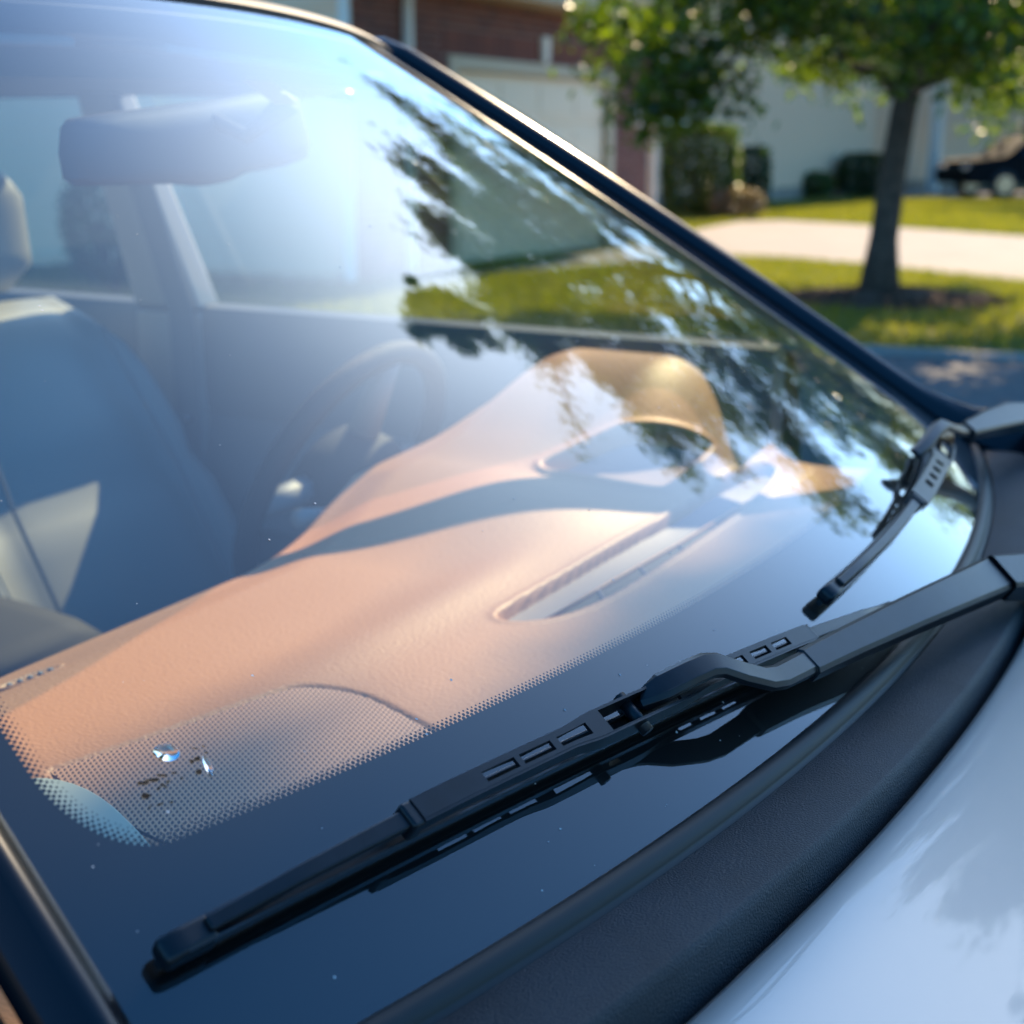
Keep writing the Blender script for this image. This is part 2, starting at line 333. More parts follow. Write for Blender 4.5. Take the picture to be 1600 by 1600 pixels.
# ------------------------------------------------------------------ trees and shrubs
def leaf(vs, fs, p, s, rng):
    d = Vector((rng.gauss(0, 1), rng.gauss(0, 1), rng.gauss(-.25, .7))).normalized(); o = d.orthogonal().normalized(); o.rotate(Matrix.Rotation(rng.uniform(0, 6.28), 3, d)); n = d.cross(o)
    k = len(vs)
    vs.extend([tuple(p), tuple(p+d*s*.35+o*s*.42+n*s*.1), tuple(p+d*s*.55+o*s*.2+n*s*.06), tuple(p+d*s*.8+o*s*.28+n*s*.03), tuple(p+d*s*1.05), tuple(p+d*s*.8-o*s*.28+n*s*.03), tuple(p+d*s*.55-o*s*.2+n*s*.06), tuple(p+d*s*.35-o*s*.42+n*s*.1)])
    fs.extend([(k, k+1, k+2, k+6, k+7), (k+2, k+3, k+4, k+5, k+6)])
def quickmesh(name, vs, fs, m_, parent):
    me = bpy.data.meshes.new(name); me.from_pydata(vs, [], fs); me.materials.append(m_); o = bpy.data.objects.new(name, me); COL.objects.link(o); o.parent = parent; return o
def tree(name, label, base, height, z0, r0, crown, nlimb, nleaf, lsize, seed, lm, lean=(0, 0), group=None, spread=.34, extra=()):
    """crown(z)->radius; base=(a,b)"""
    rng = random.Random(seed); root = empty(name, G(*base)); B = Vector((0, 0, 0)); mb = MB()
    n = 16; path = []; rad = []
    for i in range(n+1):
        t = i/n; z = height*.86*t
        path.append(Vector((lean[0]*t**1.7+.10*math.sin(2.3*t*3+seed)*t, lean[1]*t**1.7+.1*math.cos(1.7*t*3+seed)*t, z))); rad.append(r0*(1-t)**.85+.012 if t > .03 else r0*1.45)
    rad[0] = r0*1.7; mb.tube(path, rad, 12)
    tips = []
    def at_trunk(z):
        t = z/(height*.86); i = min(n-1, int(t*n)); return path[i].lerp(path[i+1], t*n-i), rad[i]
    for k in range(nlimb):
        f = (k+.5)/nlimb; z = lerp(z0*.82, height*.8, f**1.3); P, pr = at_trunk(z); az = k*2.39996+rng.uniform(-.35, .35)
        zt = z+lerp(.5, 1.6, rng.random())*(1 if f > .3 else .25); R0 = crown(zt)*rng.uniform(.8, 1.08)
        lk = .15+.85*zt/height; T = Vector((lean[0]*lk+math.cos(az)*R0, lean[1]*lk+math.sin(az)*R0, zt))
        pts = []
        for i in range(9):
            t = i/8; q = P.lerp(T, t)+Vector((rng.uniform(-1, 1), rng.uniform(-1, 1), rng.uniform(-.6, 1)))*.10*R0*math.sin(math.pi*t)*.5; q.z += .22*R0*math.sin(math.pi*t)*.6; pts.append(q)
        mb.tube(pts, [max(.008, pr*.5*(1-i/8.3)) for i in range(9)], 6)
        for j in range(3, 9):
            for s in range(3 if j < 8 else 4):
                d = (pts[j]-pts[j-1]).normalized(); side = Vector((rng.gauss(0, 1), rng.gauss(0, 1), rng.gauss(.1, .6))).normalized()
                L = R0*rng.uniform(.16, .38)*(1.15-.06*j); e = pts[j]+(d*.8+side).normalized()*L
                mb.tube([pts[j], pts[j].lerp(e, .5)+Vector((0, 0, .05)), e], [.014, .009, .004], 4)
                tips.append((pts[j], e))
    for s in range(nlimb):
        z = height*rng.uniform(.72, .86); P, _p = at_trunk(z); e = P+Vector((rng.gauss(0, .6), rng.gauss(0, .6), rng.uniform(.3, height*.14))); mb.tube([P, e], [.015, .004], 4); tips.append((P, e))
    mb.build('trunk', M['bark'], root, smooth=True)
    vs, fs = [], []; per = max(1, nleaf//len(tips))
    for P, e in tips:
        w = rng.uniform(.5, 1.5)
        for i in range(int(per*w)):
            t = rng.random()**.6; c = P.lerp(e, .25+.85*t)+Vector((rng.gauss(0, 1), rng.gauss(0, 1), rng.gauss(-.15, .8)))*spread*.42
            leaf(vs, fs, c, lsize*rng.uniform(.7, 1.25), rng)
    for ctr, sz, nn in extra:
        mb = MB(); Pt, _q = at_trunk(height*.62); c0 = ctr-root.location; mb.tube([Pt, Pt.lerp(c0, .5)+Vector((0, 0, .35)), c0], [.022, .013, .005], 6); mb.build('added_limb', M['bark'], root, smooth=True)  # limb added only to carry a sun-blocking leaf cluster
        for i in range(nn):
            if i % 130 == 0: sub = Vector((rng.uniform(-.9, .9), rng.uniform(-.9, .9), rng.uniform(-.9, .9))) if nn > 200 else Vector()
            d = Vector((rng.gauss(0, 1), rng.gauss(0, 1), rng.gauss(0, 1))).normalized()*rng.random()**.5*(.42 if nn > 200 else 1)+sub; leaf(vs, fs, c0+sz[0]*d.x+sz[1]*d.y+sz[2]*d.z, lsize*rng.uniform(.8, 1.25), rng)
    quickmesh('crown', vs, fs, lm, root); tag(root, label, 'tree', group); return root
LEAN = GR*2.2
def main_crown(z): return interp(z, [1.4, 2.0, 3.0, 5.0, 7.0, 8.2, 9.2, 10, 11], [2.1, 2.8, 3.3, 3.3, 2.6, 1.35, .6, .4, .2])
SH = Vector((sdir.x, sdir.y, 0)).normalized(); SQ = Vector((SH.y, -SH.x, 0)); SV = SQ.cross(sdir); SV = SV if SV.z > 0 else -SV
SUN_BLOCK = Vector((-.2, -.05, .98))+sdir*(11.6/math.cos(R_(SUN_EL)))+SQ*.27     # leaf cluster added on the sun line to shade hood and cowl
_best = None
for _i in range(80):
    for _j in range(60):
        _uu, _vv = -.6+_i*.015, .25+_j*.011; _p = GL(_uu, _vv); _nn = GLN(_uu, _vv); _d = (_p-CP).normalized(); _e = ((_d-2*_d.dot(_nn)*_nn)-sdir).length
        if _best is None or _e < _best[0]: _best = (_e, _p)
GLINT_BLOCK = _best[1]+sdir*(11.7/math.cos(R_(SUN_EL)))          # leaf cluster added to hide the sun's reflection in the windshield
tree('maple_tree', 'leafy maple in the mulch ring at the edge of the front lawn', (TA, TB), 9.9, 2.0, .115, main_crown, 50, 92000, .085, 5, M['leaf'], (LEAN.x, LEAN.y), extra=[(SUN_BLOCK, (SQ*.46, SV*.56, SH*.6), 3400), (at(1575, 1300, z=.99)+sdir*(11.6/math.cos(R_(SUN_EL))), (SQ*.34, SV*.42, SH*.5), 2000), (GLINT_BLOCK, (SQ*.055, SV*.055, SH*.2), 110)])  # middle extra cluster is also added, to keep sun off the hood
def cr2(z): return 3.4*math.sqrt(max(.02, 1-((z-5.4)/5.2)**2))
tree('shade_tree', 'big shade tree behind the black parked car at the right edge', (15.5, 37), 10.5, 2.2, .17, cr2, 26, 9000, .15, 11, M['leaf3'], spread=.5)
for i, (a, b, h, lab) in enumerate([(17, 52, 11, 'distant tree right of the siding house'), (-13, 30, 10, 'distant tree seen through the cabin behind the brick garage'), (19.5, 46, 11, 'distant tree far right beyond the neighbour drive'), (-19, 22, 8, 'distant tree seen through the rear side window')]):
    tree('distant_tree', lab, (a, b), h, 1.6, .16, lambda z, h=h: .36*h*math.sqrt(max(.02, 1-((z-h*.52)/(h*.5))**2)), 20, 5000, .24, 20+i, M['leaf3'], group='trees in the distance', spread=.75)

def shrub(name, label, base, size, n, ls, lm, seed, boxy=.5, z=0, group=None):
    rng = random.Random(seed); root = empty(name, G(*base, z)); vs, fs = [], []; mb = MB()
    for i in range(14):
        t = rng.uniform(0, 6.28); mb.tube([(0, 0, 0), (math.cos(t)*size[0]*.15, math.sin(t)*size[0]*.15, size[2]*.4), (math.cos(t)*size[0]*.36, math.sin(t)*size[0]*.36, size[2]*rng.uniform(.6, .9))], [.02, .014, .005], 5)
    rot = Matrix.Rotation(-YAW, 3, 'Z')
    for i in range(n):
        d = Vector((rng.gauss(0, 1), rng.gauss(0, 1), rng.gauss(0, 1))).normalized(); k = max(abs(d.x), abs(d.y), abs(d.z)); d = d*lerp(1, 1/k, boxy)
        d *= rng.uniform(.55, 1.0)**.5*(1+.08*noise.noise(d*3+Vector((seed, 0, 0)))); p = rot @ Vector((d.x*size[0]/2, d.y*size[1]/2, 0)); p.z = size[2]*(.52+.48*d.z)
        leaf(vs, fs, p, ls*rng.uniform(.7, 1.3), rng)
    mb.build('stem', M['bark'], root); quickmesh('foliage', vs, fs, lm, root); tag(root, label, 'shrub', group); return root
shrub('clipped_hedge', 'tall clipped green hedge at the right corner of the brick garage', (3.35, 26.0), (1.35, 1.1, 1.62), 6500, .075, M['leaf2'], 1, .72)
shrub('dark_shrub', 'dark slim shrub tucked behind the tall clipped hedge', (4.75, 28.6), (.62, .6, 1.25), 1500, .08, M['leaf3'], 2)
shrub('round_shrub', 'round dark green shrub by the siding wall left of the tree trunk', (8.3, 34.4), (1.2, 1.0, 1.05), 3500, .08, M['leaf3'], 3, .55)
shrub('low_shrub', 'small low grey-green shrub in front of the siding wall', (7.0, 33.4), (.8, .7, .65), 1500, .07, M['leaf2'], 4, .2)
shrub('dry_plant', 'pale dry flowering plant at the foot of the tall hedge', (3.95, 25.4), (1.0, .5, .55), 900, .07, M['dry'], 5, .1)
shrub('window_bush', 'yellow-green bush by the garage side wall seen through the driver window', (-3.6, 12.9), (.9, .8, 1.15), 2600, .06, M['leaf2'], 6, .2)

# ------------------------------------------------------------------ brick garage house
A0 = at(700, 85, z=2.2); B0 = at(960, 111, z=2.2); A0.z = B0.z = 0
tv = (B0-A0).normalized(); nv = Vector((-tv.y, tv.x, 0))
if nv.dot(CP-A0) < 0: nv = -nv
def Wp(s, z, d=0): return A0+tv*s+nv*d+Vector((0, 0, z))
def ws(px, py=100):
    d = pray(px, py); t = (A0-CP).dot(nv)/d.dot(nv); return (CP+d*t-A0).dot(tv)
S0, S1, SD = ws(545, 20), ws(1012, 200), (B0-A0).length
H1 = 2.80
house = empty('brick_garage', Wp(S0, 0)); OFF = -Wp(S0, 0)
def wbox(mb, s0, s1, z0, z1, d0, d1): mb.hexa([Wp(s0, z0, d0)+OFF, Wp(s1, z0, d0)+OFF, Wp(s1, z0, d1)+OFF, Wp(s0, z0, d1)+OFF], [Wp(s0, z1, d0)+OFF, Wp(s1, z1, d0)+OFF, Wp(s1, z1, d1)+OFF, Wp(s0, z1, d1)+OFF])
b_ = MB(); wbox(b_, S0, 0, 0, H1, -.2, 0); wbox(b_, SD, S1, 0, H1, -.2, 0); wbox(b_, 0, SD, 2.2, H1, -.2, 0); wall = b_.build('wall', M['mortar'], house)
# bricks: the ones that show largest are single parts, the rest one joined part
BL, BH, J = .203, .0645, .0105
cands = []
nc = int(H1/(BH+J))
for c in range(nc):
    z = .006+c*(BH+J); s = S0-(BL+J)*.5*(c % 2)
    while s < S1:
        s0, s1 = max(s, S0), min(s+BL, S1); s += BL+J
        if s1-s0 < .04: continue
        if z < 2.2+.235 and z+BH > 2.2 and s1 > -.12 and s0 < SD+.12:      # soldier course zone
            if s0 < -.17: s1 = -.131
            elif s1 > SD+.17: s0 = SD+.131
            else: continue
        if z < 2.2 and s1 > -.01 and s0 < SD+.01:
            if s0 < -.06: s1 = -.012
            elif s1 > SD+.06: s0 = SD+.012
            else: continue
        cands.append((s0, s1, z, z+BH))
s = -.12
while s < SD+.1:
    if not abs(s-SD*.52) < .12: cands.append((s, s+.0645, 2.206, 2.466))
    s += .0755
def vis(c):
    p = Wp((c[0]+c[1])/2, (c[2]+c[3])/2); x, y, w = topx(p)
    lim = interp(x, [540, 640, 1440], [42, 78, 590])
    return (-w) if (0 < y < lim-4 and 540 < x < 1015) else -1000-w
cands.sort(key=vis, reverse=True)
unit = MB(); unit.box((0, 0, 0), (1, 1, 1)); ume = None
zr = Matrix((tv, nv, Vector((0, 0, 1)))).transposed()
rest = MB()
for i, c in enumerate(cands):
    dep = .007+random.uniform(-.002, .004); ctr = Wp((c[0]+c[1])/2, (c[2]+c[3])/2, dep/2-.002)+OFF; sz = (c[1]-c[0], dep+.004, c[3]-c[2])
    if i < 300:
        if ume is None:
            o = unit.build('brick', M['brick'], wall); ume = o.data; ume2 = ume.copy(); ume2.materials.clear(); ume2.materials.append(M['brick_b'])
        else:
            o = bpy.data.objects.new('brick', ume2 if random.random() < .3 else ume); COL.objects.link(o); o.parent = wall
        mt = zr.to_4x4() @ Matrix.Diagonal((*sz, 1)); mt.translation = ctr; o.matrix_local = mt
    else: rest.box(ctr, sz, zr)
kind(rest.build('brickwork', M['brick'], wall), 'stuff')
b_ = MB(); ks_ = SD*.52
b_.hexa([Wp(ks_-.07, 2.205, .0)+OFF, Wp(ks_+.07, 2.205, .0)+OFF, Wp(ks_+.07, 2.205, .05)+OFF, Wp(ks_-.07, 2.205, .05)+OFF], [Wp(ks_-.11, 2.50, .0)+OFF, Wp(ks_+.11, 2.50, .0)+OFF, Wp(ks_+.11, 2.50, .05)+OFF, Wp(ks_-.11, 2.50, .05)+OFF]); b_.build('keystone', M['white'], house, bevel=.01)
b_ = MB(); wbox(b_, 0, .17, 0, 2.2, -.05, .025); wbox(b_, SD-.17, SD, 0, 2.2, -.05, .025); wbox(b_, .171, SD-.171, 2.06, 2.199, -.05, .024); b_.build('door_frame', M['cream'], house, bevel=.008)
gd = MB(); wbox(gd, .17, SD-.17, .0, 2.06, -.12, -.08); gdo = gd.build('garage_door', M['gdoor'], house)
npn = 4; pw = (SD-.34)/npn
for r_ in range(4):
    b_ = MB(); wbox(b_, .175, SD-.175, .012+r_*.512, .500+r_*.512, -.082, -.062); b_.build('door_section', M['gdoor'], gdo, bevel=.006)
    for c in range(npn):
        b_ = MB(); wbox(b_, .17+c*pw+.10, .17+(c+1)*pw-.10, .10+r_*.512, .41+r_*.512, -.063, -.052); b_.build('panel', M['gdoor'], gdo, bevel=.005)
b_ = MB(); wbox(b_, S0-.35, S1+.35, H1, H1+.03, -.2, .42); wbox(b_, S0-.35, S1+.35, H1+.03, H1+.2, .30, .43); b_.build('fascia', M['cream'], house, bevel=.01)
b_ = MB(); wbox(b_, S0-.4, S1+.4, H1+.205, H1+.32, .25, .5); b_.build('gutter', M['white'], house, bevel=.02)
for sp in (ws(630, 30), ws(1018, 150)):
    b_ = MB(); wbox(b_, sp-.04, sp+.05, .05, H1-.02, .012, .09); b_.build('downspout', M['white'], house, bevel=.012)
sl_ = ws(986, 183); b_ = MB(); wbox(b_, sl_-.08, sl_+.08, 1.52, 1.74, .012, .13); b_.build('wall_lamp', M['white'], house, bevel=.02)
# side wall in lap siding, going back from the left corner
b_ = MB(); DP = 8.0
def Sp(d, z, o): return Wp(S0, z, -d)-tv*o+OFF
b_.hexa([Sp(0, 0, .0), Sp(DP, 0, .0), Sp(DP, 0, -.15), Sp(0, 0, -.15)], [Sp(0, H1, .0), Sp(DP, H1, .0), Sp(DP, H1, -.15), Sp(0, H1, -.15)]); sw = b_.build('side_wall', M['siding'], house)
for i in range(20):
    b_ = MB(); z = .10+i*.135; b_.hexa([Sp(.1, z, .002), Sp(DP, z, .002), Sp(DP, z, .026), Sp(.1, z, .026)], [Sp(.1, z+.145, .002), Sp(DP, z+.145, .002), Sp(DP, z+.145, .008), Sp(.1, z+.145, .008)]); b_.build('siding_board', M['siding'], sw)
b_ = MB(); b_.hexa([Sp(-.02, 0, .004), Sp(.1, 0, .004), Sp(.1, 0, .034), Sp(-.02, 0, .034)], [Sp(-.02, H1, .004), Sp(.1, H1, .004), Sp(.1, H1, .034), Sp(-.02, H1, .034)]); b_.build('corner_board', M['white'], house)
b_ = MB(); e0, e1 = S0-.45, S1+.45; rz = H1+.33
b_.add([Wp(e0, rz, .5)+OFF, Wp(e1, rz, .5)+OFF, Wp(e1, rz+2.4, -4)+OFF, Wp(e0, rz+2.4, -4)+OFF, Wp(e1, rz, -8.5)+OFF, Wp(e0, rz, -8.5)+OFF], [(0, 1, 2, 3), (3, 2, 4, 5)]); b_.build('roof', M['shingle'], house, solid=.12)
b_ = MB(); b_.add([Wp(S0, H1, 0)+OFF, Wp(S0, H1, -8)+OFF, Wp(S0, rz+2.2, -4)+OFF, Wp(S1, H1, 0)+OFF, Wp(S1, H1, -8)+OFF, Wp(S1, rz+2.2, -4)+OFF, Wp(S1, 0, 0)+OFF, Wp(S1, 0, -8)+OFF], [(0, 1, 2), (3, 5, 4), (3, 4, 7, 6)]); b_.build('gable', M['siding'], house)
tag(house, 'red brick garage wing with white door, cream frame and keystone', 'garage')

# ------------------------------------------------------------------ siding house behind
C0, C1 = G(2.0, 27), G(22.0, 54.2); tc_ = (C1-C0).normalized(); nc_ = Vector((-tc_.y, tc_.x, 0))
if nc_.dot(CP-C0) < 0: nc_ = -nc_
LC = (C1-C0).length
sh = empty('siding_house', C0)
def Hp(s, z, d): return tc_*s+nc_*d+Vector((0, 0, z))
def hbox(mb, s0, s1, z0, z1, d0, d1): mb.hexa([Hp(s0, z0, d0), Hp(s1, z0, d0), Hp(s1, z0, d1), Hp(s0, z0, d1)], [Hp(s0, z1, d0), Hp(s1, z1, d0), Hp(s1, z1, d1), Hp(s0, z1, d1)])
def hs(px, py=200):
    d = pray(px, py); t = (C0-CP).dot(nc_)/d.dot(nc_); p = CP+d*t; return (p-C0).dot(tc_), p.z
b_ = MB(); hbox(b_, 0, LC, .3, 5.4, -6, 0); hw = b_.build('wall', M['siding'], sh)
for i in range(33):
    z = .32+i*.15; b_ = MB(); b_.hexa([Hp(0, z, .002), Hp(LC, z, .002), Hp(LC, z, .03), Hp(0, z, .03)], [Hp(0, z+.16, .002), Hp(LC, z+.16, .002), Hp(LC, z+.16, .008), Hp(0, z+.16, .008)]); b_.build('siding_board', M['siding'], hw)
b_ = MB(); hbox(b_, 0, LC, 0, .3, -6, .04); b_.build('foundation', M['stone'], sh)
w0, wz0 = hs(1033, 190); w1, wz1 = hs(1075, 135)
b_ = MB(); hbox(b_, w0-.06, w1+.06, wz0-.06, wz1+.5, .01, .06); wf = b_.build('window', M['white'], sh, bevel=.01)
b_ = MB(); hbox(b_, w0+.02, (w0+w1)/2-.02, wz0+.02, wz1+.44, .05, .066); b_.build('pane', M['gloss'], wf)
b_ = MB(); hbox(b_, (w0+w1)/2+.02, w1-.02, wz0+.02, wz1+.44, .05, .066); b_.build('pane', M['gloss'], wf)
for sgn, e in ((-1, w0-.10), (1, w1+.10)):
    b_ = MB(); hbox(b_, min(e, e+sgn*.42), max(e, e+sgn*.42), wz0-.06, wz1+.5, .01, .05); b_.build('shutter', M['shutter'], sh, bevel=.01)
for px in (1366, 1428):
    s_, _z = hs(px, 270); b_ = MB(); hbox(b_, s_-.14, s_+.14, 0, 2.7, .4, .68); b_.build('porch_post', M['white'], sh, bevel=.02)
s_, _z = hs(1400, 270); b_ = MB(); hbox(b_, s_-.45, s_+.45, .05, 2.15, .0, .05); b_.build('front_door', M['shutter'], sh, bevel=.01)
b_ = MB(); b_.add([Hp(-.4, 5.4, .6), Hp(LC+.4, 5.4, .6), Hp(LC+.4, 7.6, -3), Hp(-.4, 7.6, -3), Hp(LC+.4, 5.4, -6.6), Hp(-.4, 5.4, -6.6)], [(0, 1, 2, 3), (3, 2, 4, 5)]); b_.build('roof', M['shingle'], sh, solid=.15)
tag(sh, 'beige lap-sided house set back behind the hedge and tree', 'house')

# ------------------------------------------------------------------ black car parked by the house
ec = empty('black_car', G(12.6, 34.6)); ec.rotation_euler.z = -YAW+R_(8)
prof = [(-2.25, .35), (-2.3, .62), (-2.15, .86), (-1.3, .98), (-.62, 1.46), (.2, 1.52), (1.25, 1.46), (2.0, 1.05), (2.25, .95), (2.28, .4)]
b_ = MB(); rings = []
for y, k, zk in ((-.88, .97, 0), (-.9, 1, 0), (.9, 1, 0), (.88, .97, 0)):
    rings.append([Vector((x*k, y*(1 if z < .98 else .82), z)) for x, z in prof])
b_.loft(rings); b_.build('body', M['dcar'], ec, bevel=.05)
for y in (-.87, .87):
    b_ = MB(); q = [(-1.1, 1.0), (-.52, 1.40), (.2, 1.45), (.2, 1.0)]; b_.add([Vector((x, y*(.86 if z > 1.2 else 1.02), z)) for x, z in q], [(0, 1, 2, 3)]); b_.build('window', M['gloss'], ec, solid=.01)
    b_ = MB(); q = [(.28, 1.0), (.28, 1.45), (1.2, 1.40), (1.6, 1.05)]; b_.add([Vector((x, y*(.86 if z > 1.2 else 1.02), z)) for x, z in q], [(0, 1, 2, 3)]); b_.build('window', M['gloss'], ec, solid=.01)
    for x in (-1.4, 1.4):
        b_ = MB(); cy = y*1.0; b_.loft([[Vector((x+.33*r*math.cos(t), cy+o, .33+.33*r*math.sin(t))) for t in [i*math.pi/10 for i in range(20)]] for o, r in ((-.11, .9), (-.09, 1), (.09, 1), (.11, .9))]); wl = b_.build('wheel', M['tyre'], ec, smooth=True, angle=40)
        b_ = MB(); b_.loft([[Vector((x+.21*r*math.cos(t), cy+o, .33+.21*r*math.sin(t))) for t in [i*math.pi/8 for i in range(16)]] for o, r in ((-.118, 1), (.118, 1))]); b_.build('rim', M['chrome'], wl)
b_ = MB(); b_.box((-2.2, -.62, .72), (.12, .36, .12)); b_.build('headlight', M['white'], ec, bevel=.03)
b_ = MB(); b_.box((-2.2, .62, .72), (.12, .36, .12)); b_.build('headlight', M['white'], ec, bevel=.03)
tag(ec, 'black car parked in deep shade beside the siding house', 'car')
# ------------------------------------------------------------------ the silver car: shell
car = empty('silver_car'); tag(car, 'silver car in the foreground, windshield with two black wipers and tan dashboard', 'car')
b_ = MB(); b_.grid(lambda a, b: GL(-1+2*a, b), 72, 40); ws_ = b_.build('windshield', M['glass'], car, smooth=True)
# --- ceramic frit band on the inner face, inner outline a rounded rectangle in (u,v)
U0, V0, V1 = .966, .131, .962
def rrect(n):
    pts = []; ru, rv = .055, .062
    UR = .984; seg = [((-U0+ru, V0+rv), math.pi, 1.5*math.pi), ((UR-ru, V0+rv), 1.5*math.pi, 2*math.pi), ((UR-ru, V1-rv), 0, .5*math.pi), ((-U0+ru, V1-rv), .5*math.pi, math.pi)]
    for (cu, cv), a0, a1 in seg:
        for i in range(13):
            t = lerp(a0, a1, i/12); pts.append((cu+ru*math.cos(t)*(1), cv+rv*math.sin(t)))
    # densify
    o = []
    for i in range(len(pts)):
        p, q = pts[i], pts[(i+1) % len(pts)]; k = max(1, int(max(abs(p[0]-q[0])/.02, abs(p[1]-q[1])/.02)))
        for j in range(k): o.append((lerp(p[0], q[0], j/k), lerp(p[1], q[1], j/k)))
    return o
RR = rrect(0)
def outer_of(u, v):
    d = max(abs(u), abs((v-.48)/.48)); cu, cv = 0, .48
    k = 1/max(abs(u)/.997, abs(v-.48)/(.479)); return u*k, .48+(v-.48)*k
b_ = MB(); H_ = -.003; n = len(RR); vs = []
for (u, v) in RR:
    ou, ov = outer_of(u, v)
    for k in range(5): vs.append(GL(lerp(u, ou, k/4), lerp(v, ov, k/4), H_))
b_.add(vs, [(i*5+k, ((i+1) % n)*5+k, ((i+1) % n)*5+k+1, i*5+k+1) for i in range(n) for k in range(4)]); b_.build('frit_band', M['frit'], ws_, smooth=True)
b_ = MB(); b_.grid(lambda a, b: GL(lerp(-.968, .968, a), lerp(.832, .965, b), -.004), 40, 6); b_.build('shade_band', M['shade'], ws_, smooth=True)
# --- frit dots
b_ = MB(); P = [GL(u, v, H_-.0002) for u, v in RR]; acc = 0; pitch = .0034; segs = []
for i in range(n):
    segs.append((RR[i], RR[(i+1) % n], (P[(i+1) % n]-P[i]).length))
tot = sum(s[2] for s in segs)
for row, (off, rad) in enumerate(((.0007, .00130), (.0027, .00108), (.0047, .00084), (.0067, .00062), (.0087, .00040))):
    d = (pitch/2)*(row % 2); i = 0; base = 0
    while d < tot:
        while d > base+segs[i][2]: base += segs[i][2]; i += 1
        a, c, L = segs[i]; t = (d-base)/L; u, v = lerp(a[0], c[0], t), lerp(a[1], c[1], t); d += pitch
        p = GL(u, v, H_-.0002); T = (GL(c[0], c[1])-GL(a[0], a[1])).normalized(); N = GLN(u, v); Bv = N.cross(T)     # points inwards
        if p.z > 1.30 and row > 2: continue
        left = u < -.85
        if row > 2 and not left: continue
        ctr = p+Bv*off
        if not left and row == 2: rr = rad*.8
        else: rr = rad
        b_.add([ctr+(T*math.cos(q)+Bv*math.sin(q))*rr for q in [k*math.pi/4 for k in range(8)]], [tuple(range(8))])
kind(b_.build('frit_dots', M['frit'], ws_), 'stuff')
# --- rubber seal along the glass base
b_ = MB(); rings = []
for i in range(81):
    u = -1.0+2.0*i/80; p = GL(u, 0); N = GLN(u, 0); D = (GL(u, .02)-GL(u, 0)).normalized()
    prof_ = [(.007, .0004), (.005, .0026), (.001, .0036), (-.004, .0032), (-.0065, .0012), (-.0080, .0004), (-.0105, .0012), (-.0125, .0), (-.0125, -.012), (.006, -.010)]
    rings.append([p+D*a+N*h for a, h in prof_])
b_.loft(rings); b_.build('base_seal', M['seal'], ws_, smooth=True, angle=60)
# top moulding
b_ = MB(); rings = []
for i in range(61):
    u = -1.0+2.0*i/60; p = GL(u, 1); N = GLN(u, 1); D = (GL(u, 1)-GL(u, .98)).normalized()
    rings.append([p+D*a+N*h for a, h in ((-.012, .001), (-.010, .004), (.004, .005), (.010, .002), (.010, -.01), (-.010, -.008))])
b_.loft(rings); b_.build('top_moulding', M['rubber'], ws_, smooth=True, angle=50)
# inspection sticker behind the glass near the top edge
b_ = MB(); q = [(378, 121), (428, 123), (466, 160), (432, 161)]; b_.add([GL(*glass_uv(*p), -.002) for p in q], [(0, 1, 2, 3)]); b_.build('sticker', M['sticker'], ws_)
# dirt smudges on the outer face
rng = random.Random(3); b_ = MB()
def smudge(px, py, L, wd, ang):
    u, v = glass_uv(px, py); p = GL(u, v, .0004); N = GLN(u, v); rx = (_r-N*_r.dot(N)).normalized(); ry = N.cross(rx)
    d = rx*math.cos(ang)+ry*math.sin(ang); e = N.cross(d); pts = []
    for k in range(14):
        t = 2*math.pi*k/14; pts.append(p+d*L*math.cos(t)*rng.uniform(.7, 1.15)+e*wd*math.sin(t)*rng.uniform(.5, 1.3))
    b_.add(pts, [tuple(range(14))])
for px, py, L, wd, a in [(224, 1224, .003, .0011, .35), (238, 1219, .0035, .0008, .35), (252, 1212, .0028, .0007, .3), (228, 1244, .0022, .0016, .5), (248, 1232, .0016, .0006, 1.2), (256, 1228, .0018, .0007, -.4), (262, 1222, .0014, .0006, 1.0), (272, 1208, .0016, .0005, .4), (234, 1262, .0018, .0004, 1.4), (250, 1257, .0020, .0004, .6), (268, 1254, .0008, .0008, 0), (284, 1216, .0009, .0004, .3), (300, 1190, .0012, .0012, .4), (310, 1206, .0018, .0014, .2), (305, 1170, .0020, .0003, .2), (318, 1166, .0012, .0003, -.6), (322, 1176, .0010, .0005, .5), (308, 1186, .0016, .0016, .8)]:
    smudge(px, py, L, wd, a)
b_.build('dirt_mark', M['frit'], ws_)
# fine dust specks
b_ = MB()
for i in range(170):
    u, v = rng.uniform(-.97, .9), rng.uniform(.02, .7)**1.3; p = GL(u, v, .0003); N = GLN(u, v); T = N.orthogonal().normalized(); e = N.cross(T); r_ = rng.choice((.0003, .0004, .0004, .0006, .0009))
    b_.add([p+(T*math.cos(k*1.0472)+e*math.sin(k*1.0472))*r_*rng.uniform(.6, 1.2) for k in range(6)], [tuple(range(6))])
kind(b_.build('dust_specks', mat('dust', (.5, .5, .5), .9), ws_), 'stuff')

# --- roof
def roofz(x, y): return 1.506+.028*math.sin(math.pi*min(1, max(0, (y-.74)/1.6)))-.06*(abs(x)/.62)**2.6
b_ = MB()
def rf(a, b):
    u = -1+2*a
    p = GL(u*1.03, 1, .004)+Vector((0, .014, .004)); yb = 2.15; y = lerp(p.y, yb, b); x = lerp(p.x, u*.60, min(1, b*2.5)); z = roofz(x, y)
    return Vector((x, y, lerp(p.z, z, sst(0, .10, b))))
b_.grid(rf, 40, 30); rfo = b_.build('roof', M['paint'], car, smooth=True, solid=.01)
b_ = MB(); b_.grid(lambda a, b: rf(a, lerp(.03, .99, b))*1+Vector((0, 0, -.045)), 20, 16); b_.build('headliner', M['liner'], rfo, smooth=True)

